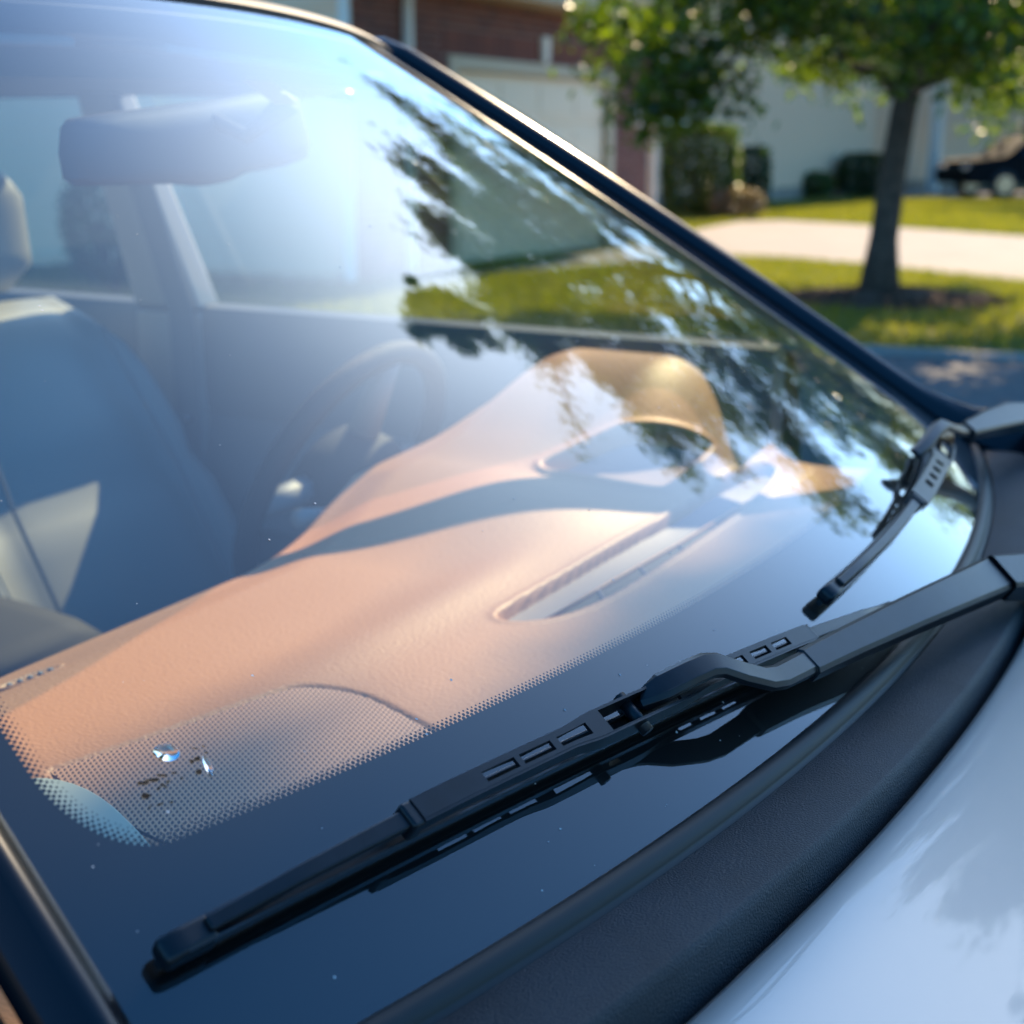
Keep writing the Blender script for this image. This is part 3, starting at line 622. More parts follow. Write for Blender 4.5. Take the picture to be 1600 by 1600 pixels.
# --- pillars, fenders, doors: driver side sg=+1, passenger side sg=-1
def side(sg):
    sgn = lambda v: Vector((v.x*sg, v.y, v.z))
    P1 = lambda v, h=0: GL(1, v, h)
    rings = []; rp = []; rin = []
    for i in range(45):
        v = lerp(-.30, 1.7, i/44); k = 1-sst(-.06, .13, v)
        p = P1(v, .002) if 0 <= v <= 1 else P1(1, .002)+Vector((.05*(v-1), .80*(v-1), .030*(v-1)-.03*(v-1)**2)) if v > 1 else P1(0, .002)+Vector((-.05*v, .75*v, .14*v))
        if sg > 0: cr = p+Vector((.020+.028*k, -.004, .013+.030*k)); lo = p+Vector((.030+.046*k, .004, -.004+.030*k))
        else: cr = p+Vector((.016, 0, .0075)); lo = p+Vector((.034, .004, -.006))
        ring = [p+Vector((-.002, 0, .001)), p.lerp(cr, .35)+Vector((0, 0, .006)), p.lerp(cr, .8)+Vector((0, 0, .004)), cr, cr.lerp(lo, .5)+Vector((.006, 0, .004)), lo, lo+Vector((-.012, 0, -.016)), p+Vector((.0, .006, -.016))]
        rings.append([sgn(q) for q in ring])
        ob = lo+Vector((.004, .0, .003 if sg > 0 else -.004)); 
        rp.append([sgn(q) for q in (ob, ob+Vector((.004, .0, .005)), ob+Vector((.010, .003, .002)), ob+Vector((.012, .008, -.016)), ob+Vector((.0, .008, -.018)))])
        rin.append([sgn(q) for q in (p+Vector((-.008, .010, -.008)), p+Vector((.004, .006, -.014)), p+Vector((.012, .022, -.022)), p+Vector((-.010, .022, -.020)))])
    b_ = MB(); b_.loft(rings); ap = b_.build('a_pillar', M['gloss'], car, smooth=True, angle=50)
    b_ = MB(); b_.loft(rp); b_.build('pillar_rail', M['blk'], ap, smooth=True, angle=50)
    b_ = MB(); b_.loft(rin); b_.build('pillar_garnish', M['light_trim'], ap, smooth=True, angle=50)
    # fender
    def fe(a, b):
        y = lerp(.22, -1.0, b); top = 1.040-.10*b**1.4 if sg > 0 else 1.0-.06*b
        x0 = lerp(.765, .76, b); prof = [(x0-.03, top-.05), (x0, top-.006), (x0+.03, top), (x0+.075, top-.03), (x0+.105, top-.12), (x0+.115, .75), (x0+.10, .45)]
        t = a*6; i = min(5, int(t)); q = lerp(Vector((prof[i][0], 0, prof[i][1])), Vector((prof[i+1][0], 0, prof[i+1][1])), t-i)
        return sgn(Vector((q.x, y, q.z)))
    b_ = MB(); b_.grid(fe, 18, 20); b_.build('fender', M['paint'], car, smooth=True)
    # wheels
    for wy in (-.55, 2.2):
        b_ = MB(); b_.loft([[Vector((sg*.78+o, wy+.33*r*math.cos(t), .33+.33*r*math.sin(t))) for t in [i*math.pi/14 for i in range(28)]] for o, r in ((-.11, .88), (-.1, 1), (.1, 1), (.11, .88))]); wl = b_.build('wheel', M['tyre'], car, smooth=True, angle=40)
        b_ = MB(); b_.loft([[Vector((sg*.78+o, wy+.22*r*math.cos(t), .33+.22*r*math.sin(t))) for t in [i*math.pi/10 for i in range(20)]] for o, r in ((-.115, 1), (.115, 1))]); b_.build('rim', M['chrome'], wl)
    # doors: front .22-1.33, rear 1.45-2.2
    for y0, y1 in ((.36, 1.33), (1.46, 2.2)):
        def dr(a, b):
            y = lerp(y0, y1, b); prof = [(.742, 1.10), (.775, 1.085), (.80, 1.04), (.835, .90), (.86, .7), (.855, .5), (.83, .32)]
            t = a*6; i = min(5, int(t)); k = t-i; return sgn(Vector((lerp(prof[i][0], prof[i+1][0], k), y, lerp(prof[i][1], prof[i+1][1], k))))
        b_ = MB(); b_.grid(dr, 18, 8); d_ = b_.build('door', M['paint'], car, smooth=True)
        b_ = MB(); rg = []
        for j in range(9):
            y = lerp(y0, y1, j/8); rg.append([sgn(Vector(q)) for q in ((.735, y, 1.098), (.712, y, 1.112), (.694, y, 1.106), (.684, y, 1.085), (.688, y, .96), (.70, y, .93), (.690, y, .90), (.66, y, .80), (.655, y, .76), (.70, y, .74), (.70, y, .36), (.74, y, .36))])
        b_.loft(rg); b_.build('door_panel', M['trim'], d_, smooth=True, angle=40)
        # pane
        fr = (lambda y: interp(y, [.24, .40, .66, .92, 1.08, 2.2], [1.095, 1.13, 1.295, 1.41, 1.435, 1.43])) 
        b_ = MB()
        def pn(a, b):
            y = lerp(y0, y1, a); zt = min(1.44, fr(y)+.01); z = lerp(1.09, zt, b); x = lerp(.735, .735-.36*(zt-1.09), b); return sgn(Vector((x, y, z)))
        b_.grid(pn, 12, 6); b_.build('window_pane', M['pane'], d_, smooth=True)
        # upper frame rail
        b_ = MB(); path = [pn(lerp(.62 if y0 < 1 else 0, 1, a/10), 1) for a in range(11)]; b_.tube(path, .008, 8); b_.build('window_frame', M['gloss'], d_, smooth=True)
        b_ = MB(); b_.tube([sgn(Vector((.845, y1-.22, .93))), sgn(Vector((.872, y1-.19, .935))), sgn(Vector((.872, y1-.07, .935))), sgn(Vector((.845, y1-.04, .93)))], .011, 8); b_.build('door_handle', M['paint'], d_, smooth=True)
    # roof rail beam inside
    b_ = MB(); b_.tube([sgn(Vector(p)) for p in ((.52, 1.0, 1.445), (.565, 1.12, 1.455), (.60, 1.5, 1.472), (.60, 2.15, 1.46))], .03, 8); b_.build('roof_rail', M['light_trim'], rfo, smooth=True)
    # B and C pillars
    for y0, y1 in ((1.33, 1.46), (2.2, 2.42)):
        b_ = MB(); b_.hexa([sgn(Vector(q)) for q in ((.66, y0, .3), (.75, y0, .3), (.75, y1, .3), (.66, y1, .3))], [sgn(Vector(q)) for q in ((.675, y0-.012, 1.10), (.748, y0, 1.10), (.748, y1, 1.10), (.675, y1, 1.10))])
        b_.hexa([sgn(Vector(q)) for q in ((.675, y0-.012, 1.10), (.748, y0, 1.10), (.748, y1, 1.10), (.675, y1, 1.10))], [sgn(Vector(q)) for q in ((.57, y0+.05, 1.455), (.62, y0+.05, 1.455), (.62, y1, 1.455), (.57, y1, 1.455))])
        b_.build('b_pillar' if y0 < 2 else 'c_pillar', M['light_trim'], car, bevel=.012)
    # seat belt on the B pillar
    b_ = MB(); rg = []
    for p, w in ((Vector((.60, 1.36, 1.33)), 0), (Vector((.655, 1.335, 1.1)), 0), (Vector((.655, 1.33, .8)), 0), (Vector((.655, 1.33, .45)), 0)):
        rg.append([sgn(p+Vector((-.004, -.024, 0))), sgn(p+Vector((-.006, .024, 0))), sgn(p+Vector((-.004, .024, 0))), sgn(p+Vector((-.002, -.024, 0)))])
    b_.loft(rg); sb = b_.build('seat_belt', M['belt'], car)
    b_ = MB(); b_.box(sgn(Vector((.600, 1.345, 1.335))), (.025, .06, .04)); b_.build('belt_anchor', M['trim'], sb, bevel=.008)
    b_ = MB(); b_.box(sgn(Vector((.645, 1.328, .93))), (.012, .012, .012)); b_.build('belt_button', M['chrome'], sb, bevel=.004)
side(1); side(-1)

# --- cowl panel and hood
def yh(x): return -.070+.19*x*x
b_ = MB()
def cw(a, b):
    u = -1.02+2.04*a; s = GL(u, 0)+Vector((0, -.0108, -.0040)); e = Vector((s.x*1.015, yh(s.x*1.015)+.003, 0)); y = lerp(s.y, e.y, b)
    z = s.z-.003*b-.055*sst(.80, 1.04, b)+.002*math.sin(math.pi*min(1, b*1.05)); return Vector((lerp(s.x, e.x, b), y, z))
b_.grid(cw, 90, 26); b_.build('cowl_panel', M['cowl'], car, smooth=True)
b_ = MB()
def hd(a, b):
    x = -.755+1.51*a
    if b < .04: k = b/.04; y = yh(x)+.004*math.sin(k*1.57)-.0; off = -.03*(1-k)
    else: y = lerp(yh(x), -1.15, ((b-.04)/.96)**1.3); off = 0
    q = (yh(x)-y); z = .989+off-.030*(abs(x)/.75)**2+.075*max(0, q)-.30*max(0, q)**2 if q < .35 else .989-.030*(abs(x)/.75)**2-.0105-.135*(q-.35)-.02*(q-.35)**2
    if b < .13 and b >= .04: z -= .006*(1-(b-.04)/.09)**2
    return Vector((x, y, z))
b_.grid(hd, 60, 70); b_.build('hood', M['paint'], car, smooth=True)
b_ = MB(); b_.hexa([(-.80, -1.2, .35), (.80, -1.2, .35), (.82, -1.12, .35), (-.82, -1.12, .35)], [(-.78, -1.16, .80), (.78, -1.16, .80), (.78, -1.12, .82), (-.78, -1.12, .82)]); b_.build('front_bumper', M['paint'], car, bevel=.03)
b_ = MB(); b_.hexa([(-.84, 2.3, .35), (.84, 2.3, .35), (.80, 2.95, .35), (-.80, 2.95, .35)], [(-.76, 2.3, 1.08), (.76, 2.3, 1.08), (.70, 2.9, 1.02), (-.70, 2.9, 1.02)]); b_.build('rear_body', M['paint'], car, bevel=.06)
b_ = MB(); b_.grid(lambda a, b: Vector((lerp(-.58, .58, a)*lerp(1, 1.12, b), lerp(2.14, 2.52, b), lerp(1.48, 1.07, b))), 8, 6); b_.build('rear_window', M['pane'], car, smooth=True)
b_ = MB(); b_.box((0, 1.2, .30), (1.5, 2.4, .04)); b_.box((0, .10, .55), (1.44, .03, .55)); b_.box((0, 2.38, .65), (1.4, .03, .8)); b_.build('floor_pan', M['dark'], car)

# ------------------------------------------------------------------ dashboard
def chaikin(P, k=2):
    for _ in range(k):
        o = []
        for i in range(len(P)):
            a, c = P[i], P[(i+1) % len(P)]; o += [(lerp(a[0], c[0], .25), lerp(a[1], c[1], .25)), (lerp(a[0], c[0], .75), lerp(a[1], c[1], .75))]
        P = o
    return P
def dashpt(px, py):
    d = pray(px, py); t0, t1 = (1.25-CP.z)/d.z, (.93-CP.z)/d.z
    for k in range(200):
        t = lerp(t0, t1, k/199); q = CP+d*t
        if q.z < dz0(q.x, q.y): break
    return (q.x, q.y)
def px2(pts, z): return [(q.x, q.y) for q in [at(x, y, z=z) for x, y in pts]]
DZ = .955
def sdf(P, x, y):
    ins = False; d = 9; j = len(P)-1
    for i in range(len(P)):
        ax, ay = P[j]; bx, by = P[i]
        if (by > y) != (ay > y) and x < (ax-bx)*(y-by)/(ay-by)+bx: ins = not ins
        ex, ey = bx-ax, by-ay; t = max(0, min(1, ((x-ax)*ex+(y-ay)*ey)/(ex*ex+ey*ey+1e-12))); q = (ax+ex*t-x)**2+(ay+ey*t-y)**2
        if q < d: d = q
        j = i
    d = math.sqrt(d); return -d if ins else d
def bbox(P): return min(p[0] for p in P)-.012, max(p[0] for p in P)+.012, min(p[1] for p in P)-.012, max(p[1] for p in P)+.012
def yrear(x): return interp(x, [-.7, -.3, 0, .14, .28, .4, .55, .7], [.65, .668, .675, .70, .735, .715, .70, .70])
MY, MZ = [.27, .310, .345, .424, .513, .605, .662, .70, .8], [.955, 1.010, 1.060, 1.112, 1.130, 1.122, 1.096, 1.04, .98]
def dz0(x, y):
    z = DZ+.012*math.exp(-((y-.425)/.030)**2)*sst(-.42, .0, x)-.006*sst(.40, .30, y) if False else DZ+.007*math.exp(-((y-.435)/.034)**2)*sst(-.45, -.02, x)*(1-sst(.02, .22, x))
    z += .052*sst(.04, .40, x)*sst(.30, .58, y)*(1-.0*y)
    k = sst(.32, .62, x)*(1-sst(.655, .715, x))
    z = lerp(z, max(z, .950+.145*sst(.27, .50, y)*(1-sst(.62, .84, y))), k)
    e = yrear(x)-y; z -= .012*(1-sst(0, .06, e))
    z += .010*sst(.30, .12, y)
    return z
SPK = chaikin(px2([(62, 1206), (90, 1197), (430, 1082), (480, 1072), (560, 1078), (620, 1105), (700, 1150)], DZ)+[(-.33, .17), (-.50, .22)]+px2([(236, 1318)], DZ), 2)
VENT = chaikin([dashpt(*p) for p in [(772, 966), (790, 950), (900, 887), (1000, 829), (1100, 771), (1170, 733), (1205, 726), (1216, 742), (1150, 803), (1050, 872), (960, 930), (900, 957), (850, 970), (800, 974)]], 2)
SLOT = chaikin([dashpt(*p) for p in [(845, 966), (950, 905), (1060, 843), (1165, 778), (1178, 784), (1052, 866), (960, 922), (905, 948)]], 2)
RECT = chaikin([dashpt(*p) for p in [(846, 735), (856, 724), (968, 672), (990, 669), (1105, 694), (1113, 706), (1050, 756), (1022, 764), (870, 741)]], 2)
BB = [bbox(P) for P in (SPK, VENT, RECT)]
def dz(x, y):
    z = dz0(x, y)
    for k, P in enumerate((SPK, VENT, RECT)):
        b = BB[k]
        if b[0] < x < b[1] and b[2] < y < b[3]:
            s = sdf(P, x, y)
            if k == 0: z -= .005*(1-sst(-.0045, .001, s))
            elif k == 1: z += .0016*math.exp(-((s-.004)/.003)**2); z -= .022*(1-sst(-.006, .0, s))
            else: z += .0045*math.exp(-((s-.006)/.0045)**2); z -= .018*(1-sst(-.008, .0, s))
    return z
NX, NY = 400, 180
b_ = MB(); vs = []
for j in range(NY+1+6):
    for i in range(NX+1):
        x = lerp(-.685, .715, i/NX); y0 = .1073*(x/.729)**2+.03; y1 = yrear(x)
        if j <= NY: y = lerp(y0, y1, j/NY); vs.append((x, y, dz(x, y)))
        else:
            k = j-NY-1; zz = dz0(x, y1); o = [(.007, -.003), (.014, -.010), (.018, -.022), (.018, -.06), (.004, -.15), (-.06, -.35)][k]; vs.append((x, y1+o[0], zz+o[1]))
w = NX+1; b_.add(vs, [(j*w+i, j*w+i+1, (j+1)*w+i+1, (j+1)*w+i) for j in range(NY+6) for i in range(NX)])
dash = b_.build('dashboard', M['dash'], car, smooth=True)
def plate(name, P, off, mt, inset=0., zf=None):
    b_ = MB(); cx = sum(p[0] for p in P)/len(P); cy = sum(p[1] for p in P)/len(P); vs = []; fs = []; n = len(P); K = 14
    for p in P:
        d = math.hypot(p[0]-cx, p[1]-cy)
        for k in range(K+1):
            t = (1-inset/d)*k/K; x, y = lerp(cx, p[0], t), lerp(cy, p[1], t); vs.append((x, y, (zf or dz0)(x, y)+off))
    for i in range(n):
        for k in range(K): fs.append((i*(K+1)+k, ((i+1) % n)*(K+1)+k, ((i+1) % n)*(K+1)+k+1, i*(K+1)+k+1))
    b_.add(vs, fs); return b_.build(name, mt, dash, smooth=True)
plate('speaker_grille', SPK, -.0008, M['grille'], .0035)
plate('dash_recess', RECT, -.0150, M['recess'], .003)
plate('defroster_vent', VENT, -.011, M['vent'], .004)
plate('vent_slot_dark', SLOT, -.0085, M['dark'], 0)  # flat dark plate, the opening's shade is put into its colour
pr_ = [dashpt(*p) for p in ((845, 963), (950, 902), (1060, 840), (1172, 774))]
b_ = MB(); b_.tube([(x, y, dz0(x, y)-.008) for x, y in pr_], .0020, 6); b_.build('vent_lip', M['dash'], dash, smooth=True)
for p, q in (((935, 912), (945, 928)), ((1000, 877), (1012, 890)), ((1060, 842), (1072, 852)), ((1110, 812), (1120, 822))):
    a_, c_ = dashpt(*p), dashpt(*q); b_ = MB(); b_.tube([(a_[0], a_[1], dz0(*a_)-.0078), (c_[0], c_[1], dz0(*c_)-.0078)], .0016, 6); b_.build('vent_bar', M['vent'], dash)
# pale strip of dash end cap beside the passenger grille
b_ = MB(); q = px2([(60, 1208), (150, 1232), (232, 1310), (250, 1345), (170, 1345), (20, 1230)], DZ+.004); q = chaikin(q, 2); nq = len(q); b_.add([(x, y, DZ+.004) for x, y in q]+[(x, y, DZ-.03) for x, y in q], [tuple(range(nq))]+[(i, (i+1) % nq, nq+(i+1) % nq, nq+i) for i in range(nq)]); b_.build('end_trim', M['garnish'], dash, bevel=.002)
# small embossed airbag mark near the rear edge
e0 = at(48, 1062, z=DZ-.004); dv = (at(88, 1047, z=DZ-.004)-e0).normalized(); ang = math.atan2(dv.y, dv.x)
b_ = MB(); rot = Matrix.Rotation(ang, 3, 'Z'); rings = []
for z_, r_ in ((-.004, 1), (.0012, 1), (.0012, .86), (-.0008, .8)):
    rings.append([rot @ Vector((.034*r_*math.cos(t)*(1), .0062*r_*math.sin(t), z_))+Vector((e0.x, e0.y, dz(e0.x, e0.y)+.001)) for t in [k*math.pi/12 for k in range(24)]])
b_.loft(rings); em = b_.build('embossed_mark', M['dash'], dash, smooth=True)
for k in range(5):
    b_ = MB(); c = rot @ Vector((-.02+k*.010, 0, 0))+Vector((e0.x, e0.y, dz(e0.x, e0.y)+.001)); b_.box(c, (.0035, .005, .003), rot); b_.build('embossed_stroke', M['trim'], em, bevel=.0008)

# ------------------------------------------------------------------ cabin: seats, wheel, mirror, console
def seat(x0, bench=False):
    hw = .255 if not bench else .62; yb = 1.12 if not bench else 1.98; par = None
    b_ = MB(); rg = []
    for i in range(15):
        t = i/14; c = Vector((x0, yb+.06+.30*t+.03*t*t, .52+.60*t)); w_ = hw*interp(t, [0, .15, .5, .85, 1], [.96, 1.0, .98, .86, .62]); th = .085*interp(t, [0, .3, .9, 1], [1, 1.05, .85, .45])
        pin = .010*math.exp(-((t-.56)/.03)**2); r = []
        for k in range(28):
            a = 2*math.pi*k/28; cx, sx = math.cos(a), math.sin(a); xx = w_*math.copysign(abs(cx)**.55, cx); yy = th*math.copysign(abs(sx)**.7, sx)
            if sx < 0: yy -= .055*sst(.58, .95, abs(cx))*(1 if not bench else .3)*interp(t, [0, .1, .8, 1], [.6, 1, .8, .2])-pin*1.6
            r.append(c+Vector((xx, yy, -yy*.35)))
        rg.append(r)
    b_.loft(rg); s_ = b_.build('seat_backrest', M['seat'], car, smooth=True)
    b_ = MB(); rg = []
    for i in range(9):
        t = i/8; y = yb-.42+.52*t; r = []
        for k in range(24):
            a = 2*math.pi*k/24; cx, sx = math.cos(a), math.sin(a); r.append(Vector((x0+hw*math.copysign(abs(cx)**.5, cx), y, .47+.075*math.copysign(abs(sx)**.7, sx)*interp(t, [0, .1, .9, 1], [.6, 1, 1, .8])+.03*sst(.6, .95, abs(cx)))))
        rg.append(r)
    b_.loft(rg); b_.build('cushion', M['seat'], s_, smooth=True)
    for hx in ((x0,) if not bench else (-.36, .36)):
        b_ = MB(); rg = []
        for i in range(11):
            t = i/10; c = Vector((hx, yb+.40, 1.145+.20*t)); w_ = .135*interp(t, [0, .2, .7, 1], [.7, 1, .95, .55]); th = .055*interp(t, [0, .2, .8, 1], [.6, 1, .9, .4]); rg.append([c+Vector((w_*math.copysign(abs(math.cos(a))**.6, math.cos(a)), th*math.copysign(abs(math.sin(a))**.8, math.sin(a)), 0)) for a in [2*math.pi*k/24 for k in range(24)]])
        b_.loft(rg); b_.build('headrest', M['seat'], s_, smooth=True)
        for d in (-.06, .06):
            b_ = MB(); b_.tube([(hx+d, yb+.39, 1.08), (hx+d, yb+.40, 1.16)], .007, 8); b_.build('headrest_post', M['chrome'], s_)
    if not bench:
        for d in (-.16, .16):
            b_ = MB(); b_.tube([Vector((x0+d*interp(t, [0, .5, 1], [1, 1.02, .8]), yb+.06+.30*t+.03*t*t-.088, .555+.60*t+.028)) for t in [.05+.8*k/12 for k in range(13)]], .0035, 6); b_.build('piping', M['trim'], s_)
seat(.37); seat(-.37); seat(0, True)
b_ = MB(); rg = []
for i in range(9):
    y = lerp(.98, 1.42, i/8); zt = .80+.012*math.sin(math.pi*i/8); k = interp(i, [0, 1, 7, 8], [.86, 1, 1, .9]); rg.append([Vector((.085*cx, y, zt+dz_)) for cx, dz_ in ((-1.35*k, -.12), (-1.35*k, -.02), (-1.2*k, -.003), (-.7*k, .004), (.7*k, .004), (1.2*k, -.003), (1.35*k, -.02), (1.35*k, -.12))])
b_.loft(rg); co = b_.build('armrest_console', M['wheel'], car, smooth=True)
b_ = MB(); b_.box((.0, 1.05, .50), (.20, .85, .36)); b_.build('console_base', M['dark'], co, bevel=.03)
b_ = MB(); b_.tube([(.02, .80, .66), (.02, .84, .76), (.02, .85, .80)], [.02, .016, .026], 10); b_.build('gear_lever', M['blk'], co, smooth=True)
# steering wheel
C_ = Vector((.385, .83, .945)); ax = Vector((0, .90, .42)).normalized(); e1_ = Vector((1, 0, 0)); e2_ = ax.cross(e1_)
b_ = MB(); n = 48; b_.loft([[C_+(e1_*math.cos(t)+e2_*math.sin(t))*(.185+.0155*math.cos(q))+ax*.0155*math.sin(q) for q in [k*math.pi/5 for k in range(10)]] for t in [2*math.pi*i/n for i in range(n+1)]], cap=False); sw_ = b_.build('steering_wheel', M['wheel'], car, smooth=True)
b_ = MB(); b_.loft([[C_-ax*o+(e1_*math.cos(t)*.095+e2_*math.sin(t)*.07)*r for t in [i*math.pi/12 for i in range(24)]] for o, r in ((.06, .8), (.02, 1), (-.025, .95), (-.035, .6))]); b_.build('hub', M['wheel'], sw_, smooth=True)
for d in (0, math.pi, 1.5*math.pi):
    p = e1_*math.cos(d)+e2_*math.sin(d); b_ = MB(); b_.tube([C_+p*.07, C_+p*.185], [.022, .014], 8); b_.build('spoke', M['trim'], sw_, smooth=True)
for sx in (-1, 1):
    b_ = MB(); b_.tube([C_-ax*.09+e1_*.03*sx, C_-ax*.08+e1_*.12*sx+Vector((0, 0, .02)), C_-ax*.075+e1_*.19*sx+Vector((0, 0, .03))], [.008, .009, .012], 8); b_.build('stalk', M['light_trim'], sw_, smooth=True)
b_ = MB(); b_.tube([C_-ax*.02, C_-ax*.14], .05, 12); b_.build('steering_column', M['trim'], sw_, smooth=True)
# rear-view mirror, its housing seen from the front
YM = .70; out_ = [(118, 200), (128, 186), (190, 176), (300, 162), (440, 142), (462, 152), (472, 190), (480, 222), (474, 246), (440, 260), (380, 270), (352, 284), (318, 291), (282, 287), (262, 288), (140, 291), (122, 280), (115, 240)]
pts = [at(x, y, y=YM) for x, y in out_]; cc = sum(pts, Vector())/len(pts)
b_ = MB(); b_.loft([[cc+(p-cc)*k+Vector((0, o, 0)) for p in pts] for k, o in ((.55, -.022), (.85, -.018), (.97, -.008), (1, .004), (1, .018), (.96, .024))]); rm = b_.build('rear_view_mirror', M['mirror_shell'], car, smooth=True, angle=50)
b_ = MB(); b_.add([cc+(p-cc)*.93+Vector((0, .0245, 0)) for p in pts], [tuple(range(len(pts)))]); b_.build('mirror_glass', M['chrome'], rm)
b_ = MB(); st = GL(-.02, .80, -.006); b_.tube([st, st+Vector((0, .05, -.03)), cc+Vector((0, -.005, .03))], [.012, .007, .007], 10); b_.build('mirror_stalk', M['mirror_shell'], rm, smooth=True)
for sx in (-1, 1):
    b_ = MB(); b_.hexa([(sx*.06, .80, 1.452), (sx*.50, .83, 1.44), (sx*.50, .83, 1.452), (sx*.06, .80, 1.464)], [(sx*.06, 1.02, 1.475), (sx*.50, 1.02, 1.46), (sx*.50, 1.02, 1.472), (sx*.06, 1.02, 1.487)]); b_.build('sun_visor', M['liner'], rfo, bevel=.006)

# ------------------------------------------------------------------ wipers
def quv(a, m_, b, t):
    return tuple(a[i]*(1-t)*(1-2*t)+m_[i]*4*t*(1-t)+b[i]*t*(2*t-1) for i in (0, 1))
def wiper(uvA, uvM, uvB, fr, slots, opening, arm, pivot, hw=.009, hs=1.0):
    """blade lies on the glass from uvA (tip) to uvB; arm = list of (point, half width, thickness)"""
    def fr_(t):
        u, v = quv(uvA, uvM, uvB, t); p = GL(u, v); e = .01
        T = (GL(*quv(uvA, uvM, uvB, t+e))-GL(*quv(uvA, uvM, uvB, t-e))).normalized(); N = GLN(u, v); return p, T, N, N.cross(T)
    def rail(mb, t0, t1, fn, n=10):
        rg = []
        for i in range(n+1):
            t = lerp(t0, t1, i/n); p, T, N, B = fr_(t); b0, b1, h0, h1 = fn(t); rg.append([p+B*b0+N*h0*hs, p+B*b1+N*h0*hs, p+B*b1+N*h1*hs, p+B*b0+N*h1*hs])
        mb.loft(rg)
    # arm
    mb = MB(); rg = []
    for i, (p, w, th) in enumerate(arm):
        a = arm[max(0, i-1)][0]; c = arm[min(len(arm)-1, i+1)][0]; T = (c-a).normalized(); N0 = GLN(0 if arm[0][0].x < .2 else .6, .05); N = (N0-T*N0.dot(T)).normalized(); B = N.cross(T)
        rg.append([p-B*w-N*th, p-B*w-N*.0025, p-B*(w-.003), p+B*(w-.003), p+B*w-N*.0025, p+B*w-N*th])
    mb.loft(rg); ao = mb.build('wiper_arm', M['wiper'], car, bevel=.0012, seg=2)
    # pivot cap
    mb = MB(); p, w, th = arm[-1]; mb.loft([[pivot+Vector((r*math.cos(t), r*math.sin(t), z)) for t in [k*math.pi/10 for k in range(20)]] for r, z in ((.022, -.06), (.022, .012), (.018, .018), (.006, .020))]); mb.build('pivot_cap', M['wiper'], ao, smooth=True, angle=45)
    mb = MB(); rail(mb, .0, 1.0, lambda t: (-.0022, .0022, .0003, .007), 30); rail(mb, .0, 1.0, lambda t: (-.0045, .0045, .0071, .0105), 30); mb.build('rubber_blade', M['rubber'], ao)
    mb = MB(); rail(mb, .012, .988, lambda t: (-.0062, -.0046, .0090, .0150), 30); rail(mb, .012, .988, lambda t: (.0046, .0062, .0090, .0150), 30); mb.build('spine_rail', M['steel'] if 'steel' in M else M['wiper'], ao, bevel=.0005, seg=1)
    # outer levers
    f0, f1 = fr
    top = lambda t: interp(t, [0, .02, .10, f0, f0+.02, f1-.02, f1, .90, .98, 1], [.016, .018, .0235, .0270, .0275, .0275, .027, .0235, .018, .016])
    for a, c, e in ((.03, f0+.01, -1), (f1-.01, .97, 1)):
        def lv(t):
            k = (t-a)/(c-a); k = k if e < 0 else 1-k; w_ = lerp(.0036, .0050, k); h0 = lerp(.0125, top(t)-.0048, sst(.0, .4, k)); return (-w_, w_, h0, top(t))
        mb = MB(); rail(mb, a, c, lv, 16); mb.build('lever', M['wiper'], ao, bevel=.0014, seg=2)
    for a, c in ((-.002, .036), (.970, 1.003)):
        mb = MB(); rail(mb, a, c, lambda t: (-.0064, .0064, .004, .0160 if .004 < t < .996 else .0130), 4); mb.build('end_cap', M['blk'], ao, bevel=.003, seg=3)
    # main bridge: flanges + top plate with real slots
    mb = MB(); W2 = hw; ft = lambda t: interp(t, [f0, f0+.05, (f0+f1)/2-.05, (f0+f1)/2+.05, f1-.05, f1], [.0295, .0305, .0315, .0315, .0305, .0295])
    wd = lambda t: W2*(1+.30*(sst(opening[0]-.05, opening[0]-.01, t)-sst(opening[1]+.01, opening[1]+.05, t)))
    lowf = lambda t: .0205-.003*sst(opening[0]-.08, opening[0], t)+.003*sst(opening[1], opening[1]+.08, t)+.003*abs(math.sin((t-f0)*26))
    rail(mb, f0, f1, lambda t: (-wd(t), -wd(t)+.0015, lowf(t), ft(t)), 44); rail(mb, f0, f1, lambda t: (wd(t)-.0015, wd(t), lowf(t), ft(t)), 44)
    cuts = sorted([(s-w_, s+w_) for s, w_ in slots]+[opening]); cur = f0
    for a, c in cuts+[(f1, f1)]:
        if a-cur > .001: rail(mb, cur, a, lambda t: (-wd(t)+.0014, wd(t)-.0014, ft(t)-.0018, ft(t)+.0003), max(2, int((a-cur)*40)))
        if c > a:
            k = .45 if (a, c) != opening else .80
            rail(mb, a, c, lambda t: (-wd(t)+.0014, -wd(t)*k, ft(t)-.0018, ft(t)+.0003), 4); rail(mb, a, c, lambda t: (wd(t)*k, wd(t)-.0014, ft(t)-.0018, ft(t)+.0003), 4)
        cur = c
    mb.build('bridge', M['wiper'], ao, smooth=True, angle=35)
    mb = MB(); mid = (opening[0]+opening[1])/2; p, T, N, B = fr_(mid); mb.tube([p-B*.012*1.1+N*.024, p+B*.012*1.1+N*.024], .004, 10); mb.build('pivot_pin', M['wiper'], ao, smooth=True)
    for e in (f0-.004, f1+.004):
        mb = MB(); rail(mb, e-.006, e+.006, lambda t: (-.0072, .0072, .0160, .0290), 2); mb.build('clip', M['blk'], ao, bevel=.002)
    return ao
def A(px, py, z, w, th): return (at(px, py, z=z), w, th)
def tpx(uvA, uvM, uvB, px, h=.032):
    lo, hi = -.1, 1.1
    for _ in range(40):
        t = (lo+hi)/2; x = topx(GL(*quv(uvA, uvM, uvB, t), h))[0]
        if x < px: lo = t
        else: hi = t
    return t
uA, uB = glass_uv(243, 1512), glass_uv(1380, 968); uM = glass_uv(960, 1158); uM = ((uA[0]+uB[0])/2, uM[1])
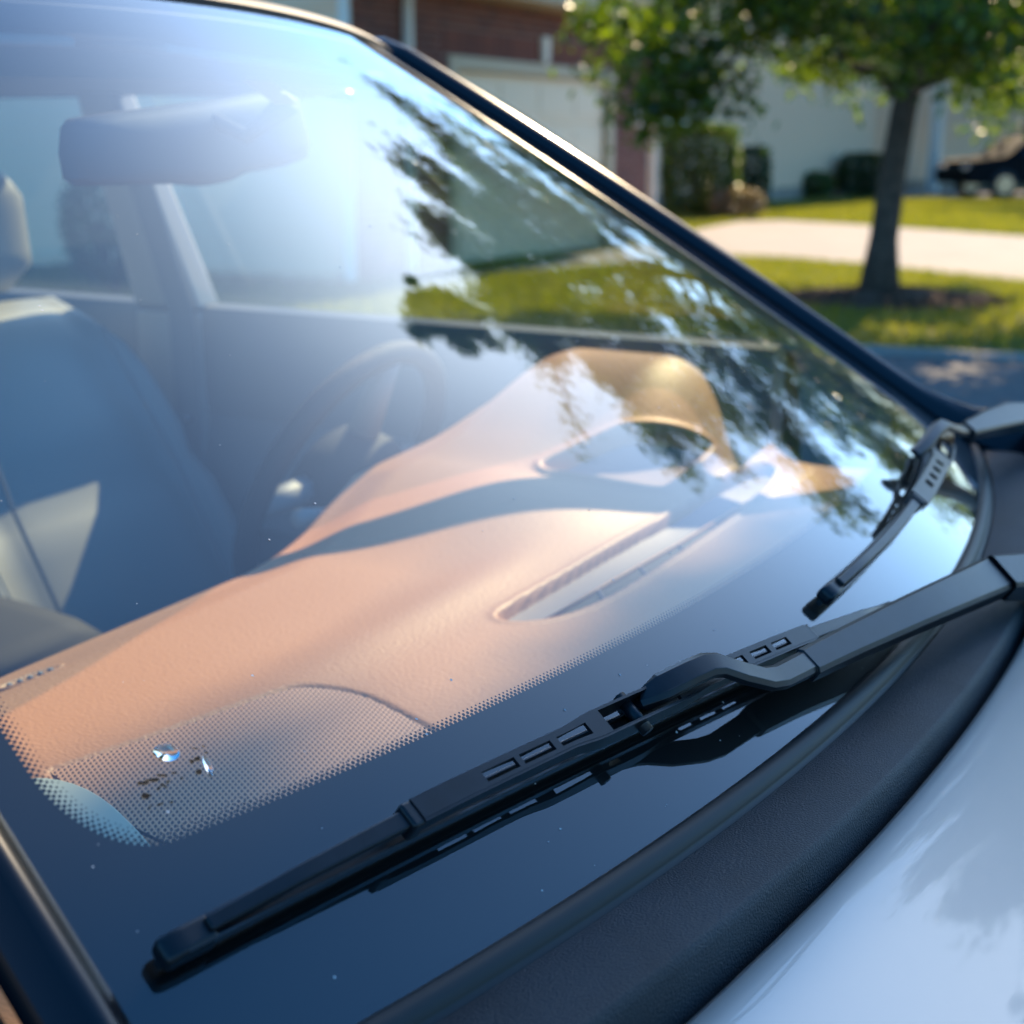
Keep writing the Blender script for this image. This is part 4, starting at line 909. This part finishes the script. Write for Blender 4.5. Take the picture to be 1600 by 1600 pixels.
ta = lambda px: tpx(uA, uM, uB, px)
armA = [A(984, 1112, 1.050, .0060, .006), A(986, 1100, 1.058, .0072, .007), A(1000, 1085, 1.067, .0082, .007), A(1035, 1068, 1.073, .0085, .007), A(1080, 1046, 1.076, .0085, .006), A(1110, 1033, 1.077, .0085, .006), A(1130, 1032, 1.075, .0085, .006), A(1165, 1044, 1.067, .0085, .006), A(1205, 1054, 1.057, .0085, .006), A(1225, 1051, 1.054, .0085, .006), A(1266, 1030, 1.050, .0088, .007), A(1268, 1029, 1.0505, .0105, .012), A(1330, 998, 1.048, .0115, .013), A(1430, 951, 1.044, .0135, .015), A(1560, 893, 1.036, .0165, .017), A(1566, 891, 1.034, .0165, .016), A(1570, 889, 1.037, .0175, .02), A(1650, 885, 1.022, .019, .022)]
pv = armA[-1][0]
w1_ = wiper(uA, uM, uB, (ta(655), ta(1268)), tuple((ta(p), (ta(p+w)-ta(p-w))/2) for p, w in ((783, 25), (840, 24), (897, 23), (1153, 11), (1188, 13), (1221, 12))), (ta(945), ta(1052)), armA, pv+Vector((.004, -.004, -.012)), hw=.0068, hs=1.04)
w1_['label'] = 'near wiper arm, hooked onto its blade in the middle of the glass'
uA2, uB2 = glass_uv(1277, 945), glass_uv(1452, 688)
armB = [A(1432, 706, 1.076, .0065, .005), A(1450, 690, 1.082, .0075, .006), A(1466, 668, 1.090, .0078, .006), A(1478, 659, 1.092, .0078, .006), A(1500, 668, 1.078, .0075, .006), A(1513, 668, 1.072, .0078, .006), A(1516, 666, 1.074, .010, .012), A(1555, 652, 1.070, .015, .016), A(1590, 642, 1.064, .018, .018), A(1660, 640, 1.045, .018, .02)]
w2_ = wiper(uA2, ((uA2[0]+uB2[0])/2, (uA2[1]+uB2[1])/2), uB2, (.42, .93), tuple((t, .011) for t in (.50, .545, .59, .635)), (.70, .80), armB, armB[-1][0]+Vector((.002, -.003, -.012)), hw=.0095)
w2_['label'] = 'far wiper arm on the driver side, blurred behind the near one'

# ------------------------------------------------------------------ water drops on the glass
def drop(label, px, py, L, wd, h, ang, seed):
    u, v = glass_uv(px, py); p = GL(u, v, .0006); N = GLN(u, v); rx = (_r-N*_r.dot(N)).normalized(); ry = N.cross(rx); d = rx*math.cos(ang)+ry*math.sin(ang); e = N.cross(d); rg = []; rr = random.Random(seed); ph = rr.uniform(0, 6)
    K = 9
    for k in range(K+1):
        q = k/K*math.pi/2; c, s = math.cos(q), math.sin(q); rg.append([p+(d*L*math.cos(t)*(1+.13*math.cos(2*t+ph))+e*wd*math.sin(t)*(1+.18*math.cos(t)))*max(c, .02)**.75+N*h*s for t in [2*math.pi*i/28 for i in range(28)]])
    b_ = MB(); b_.loft(rg); o = b_.build('water_drop', M['water'], None, smooth=True); tag(o, label, 'water drop'); return o
drop('round clear water drop on the glass above the passenger speaker grille', 259, 1177, .0058, .0049, .0022, .3, 1)
drop('thin elongated water drop on the glass, right of the round one', 324, 1197, .0062, .0017, .0016, -1.0, 4)
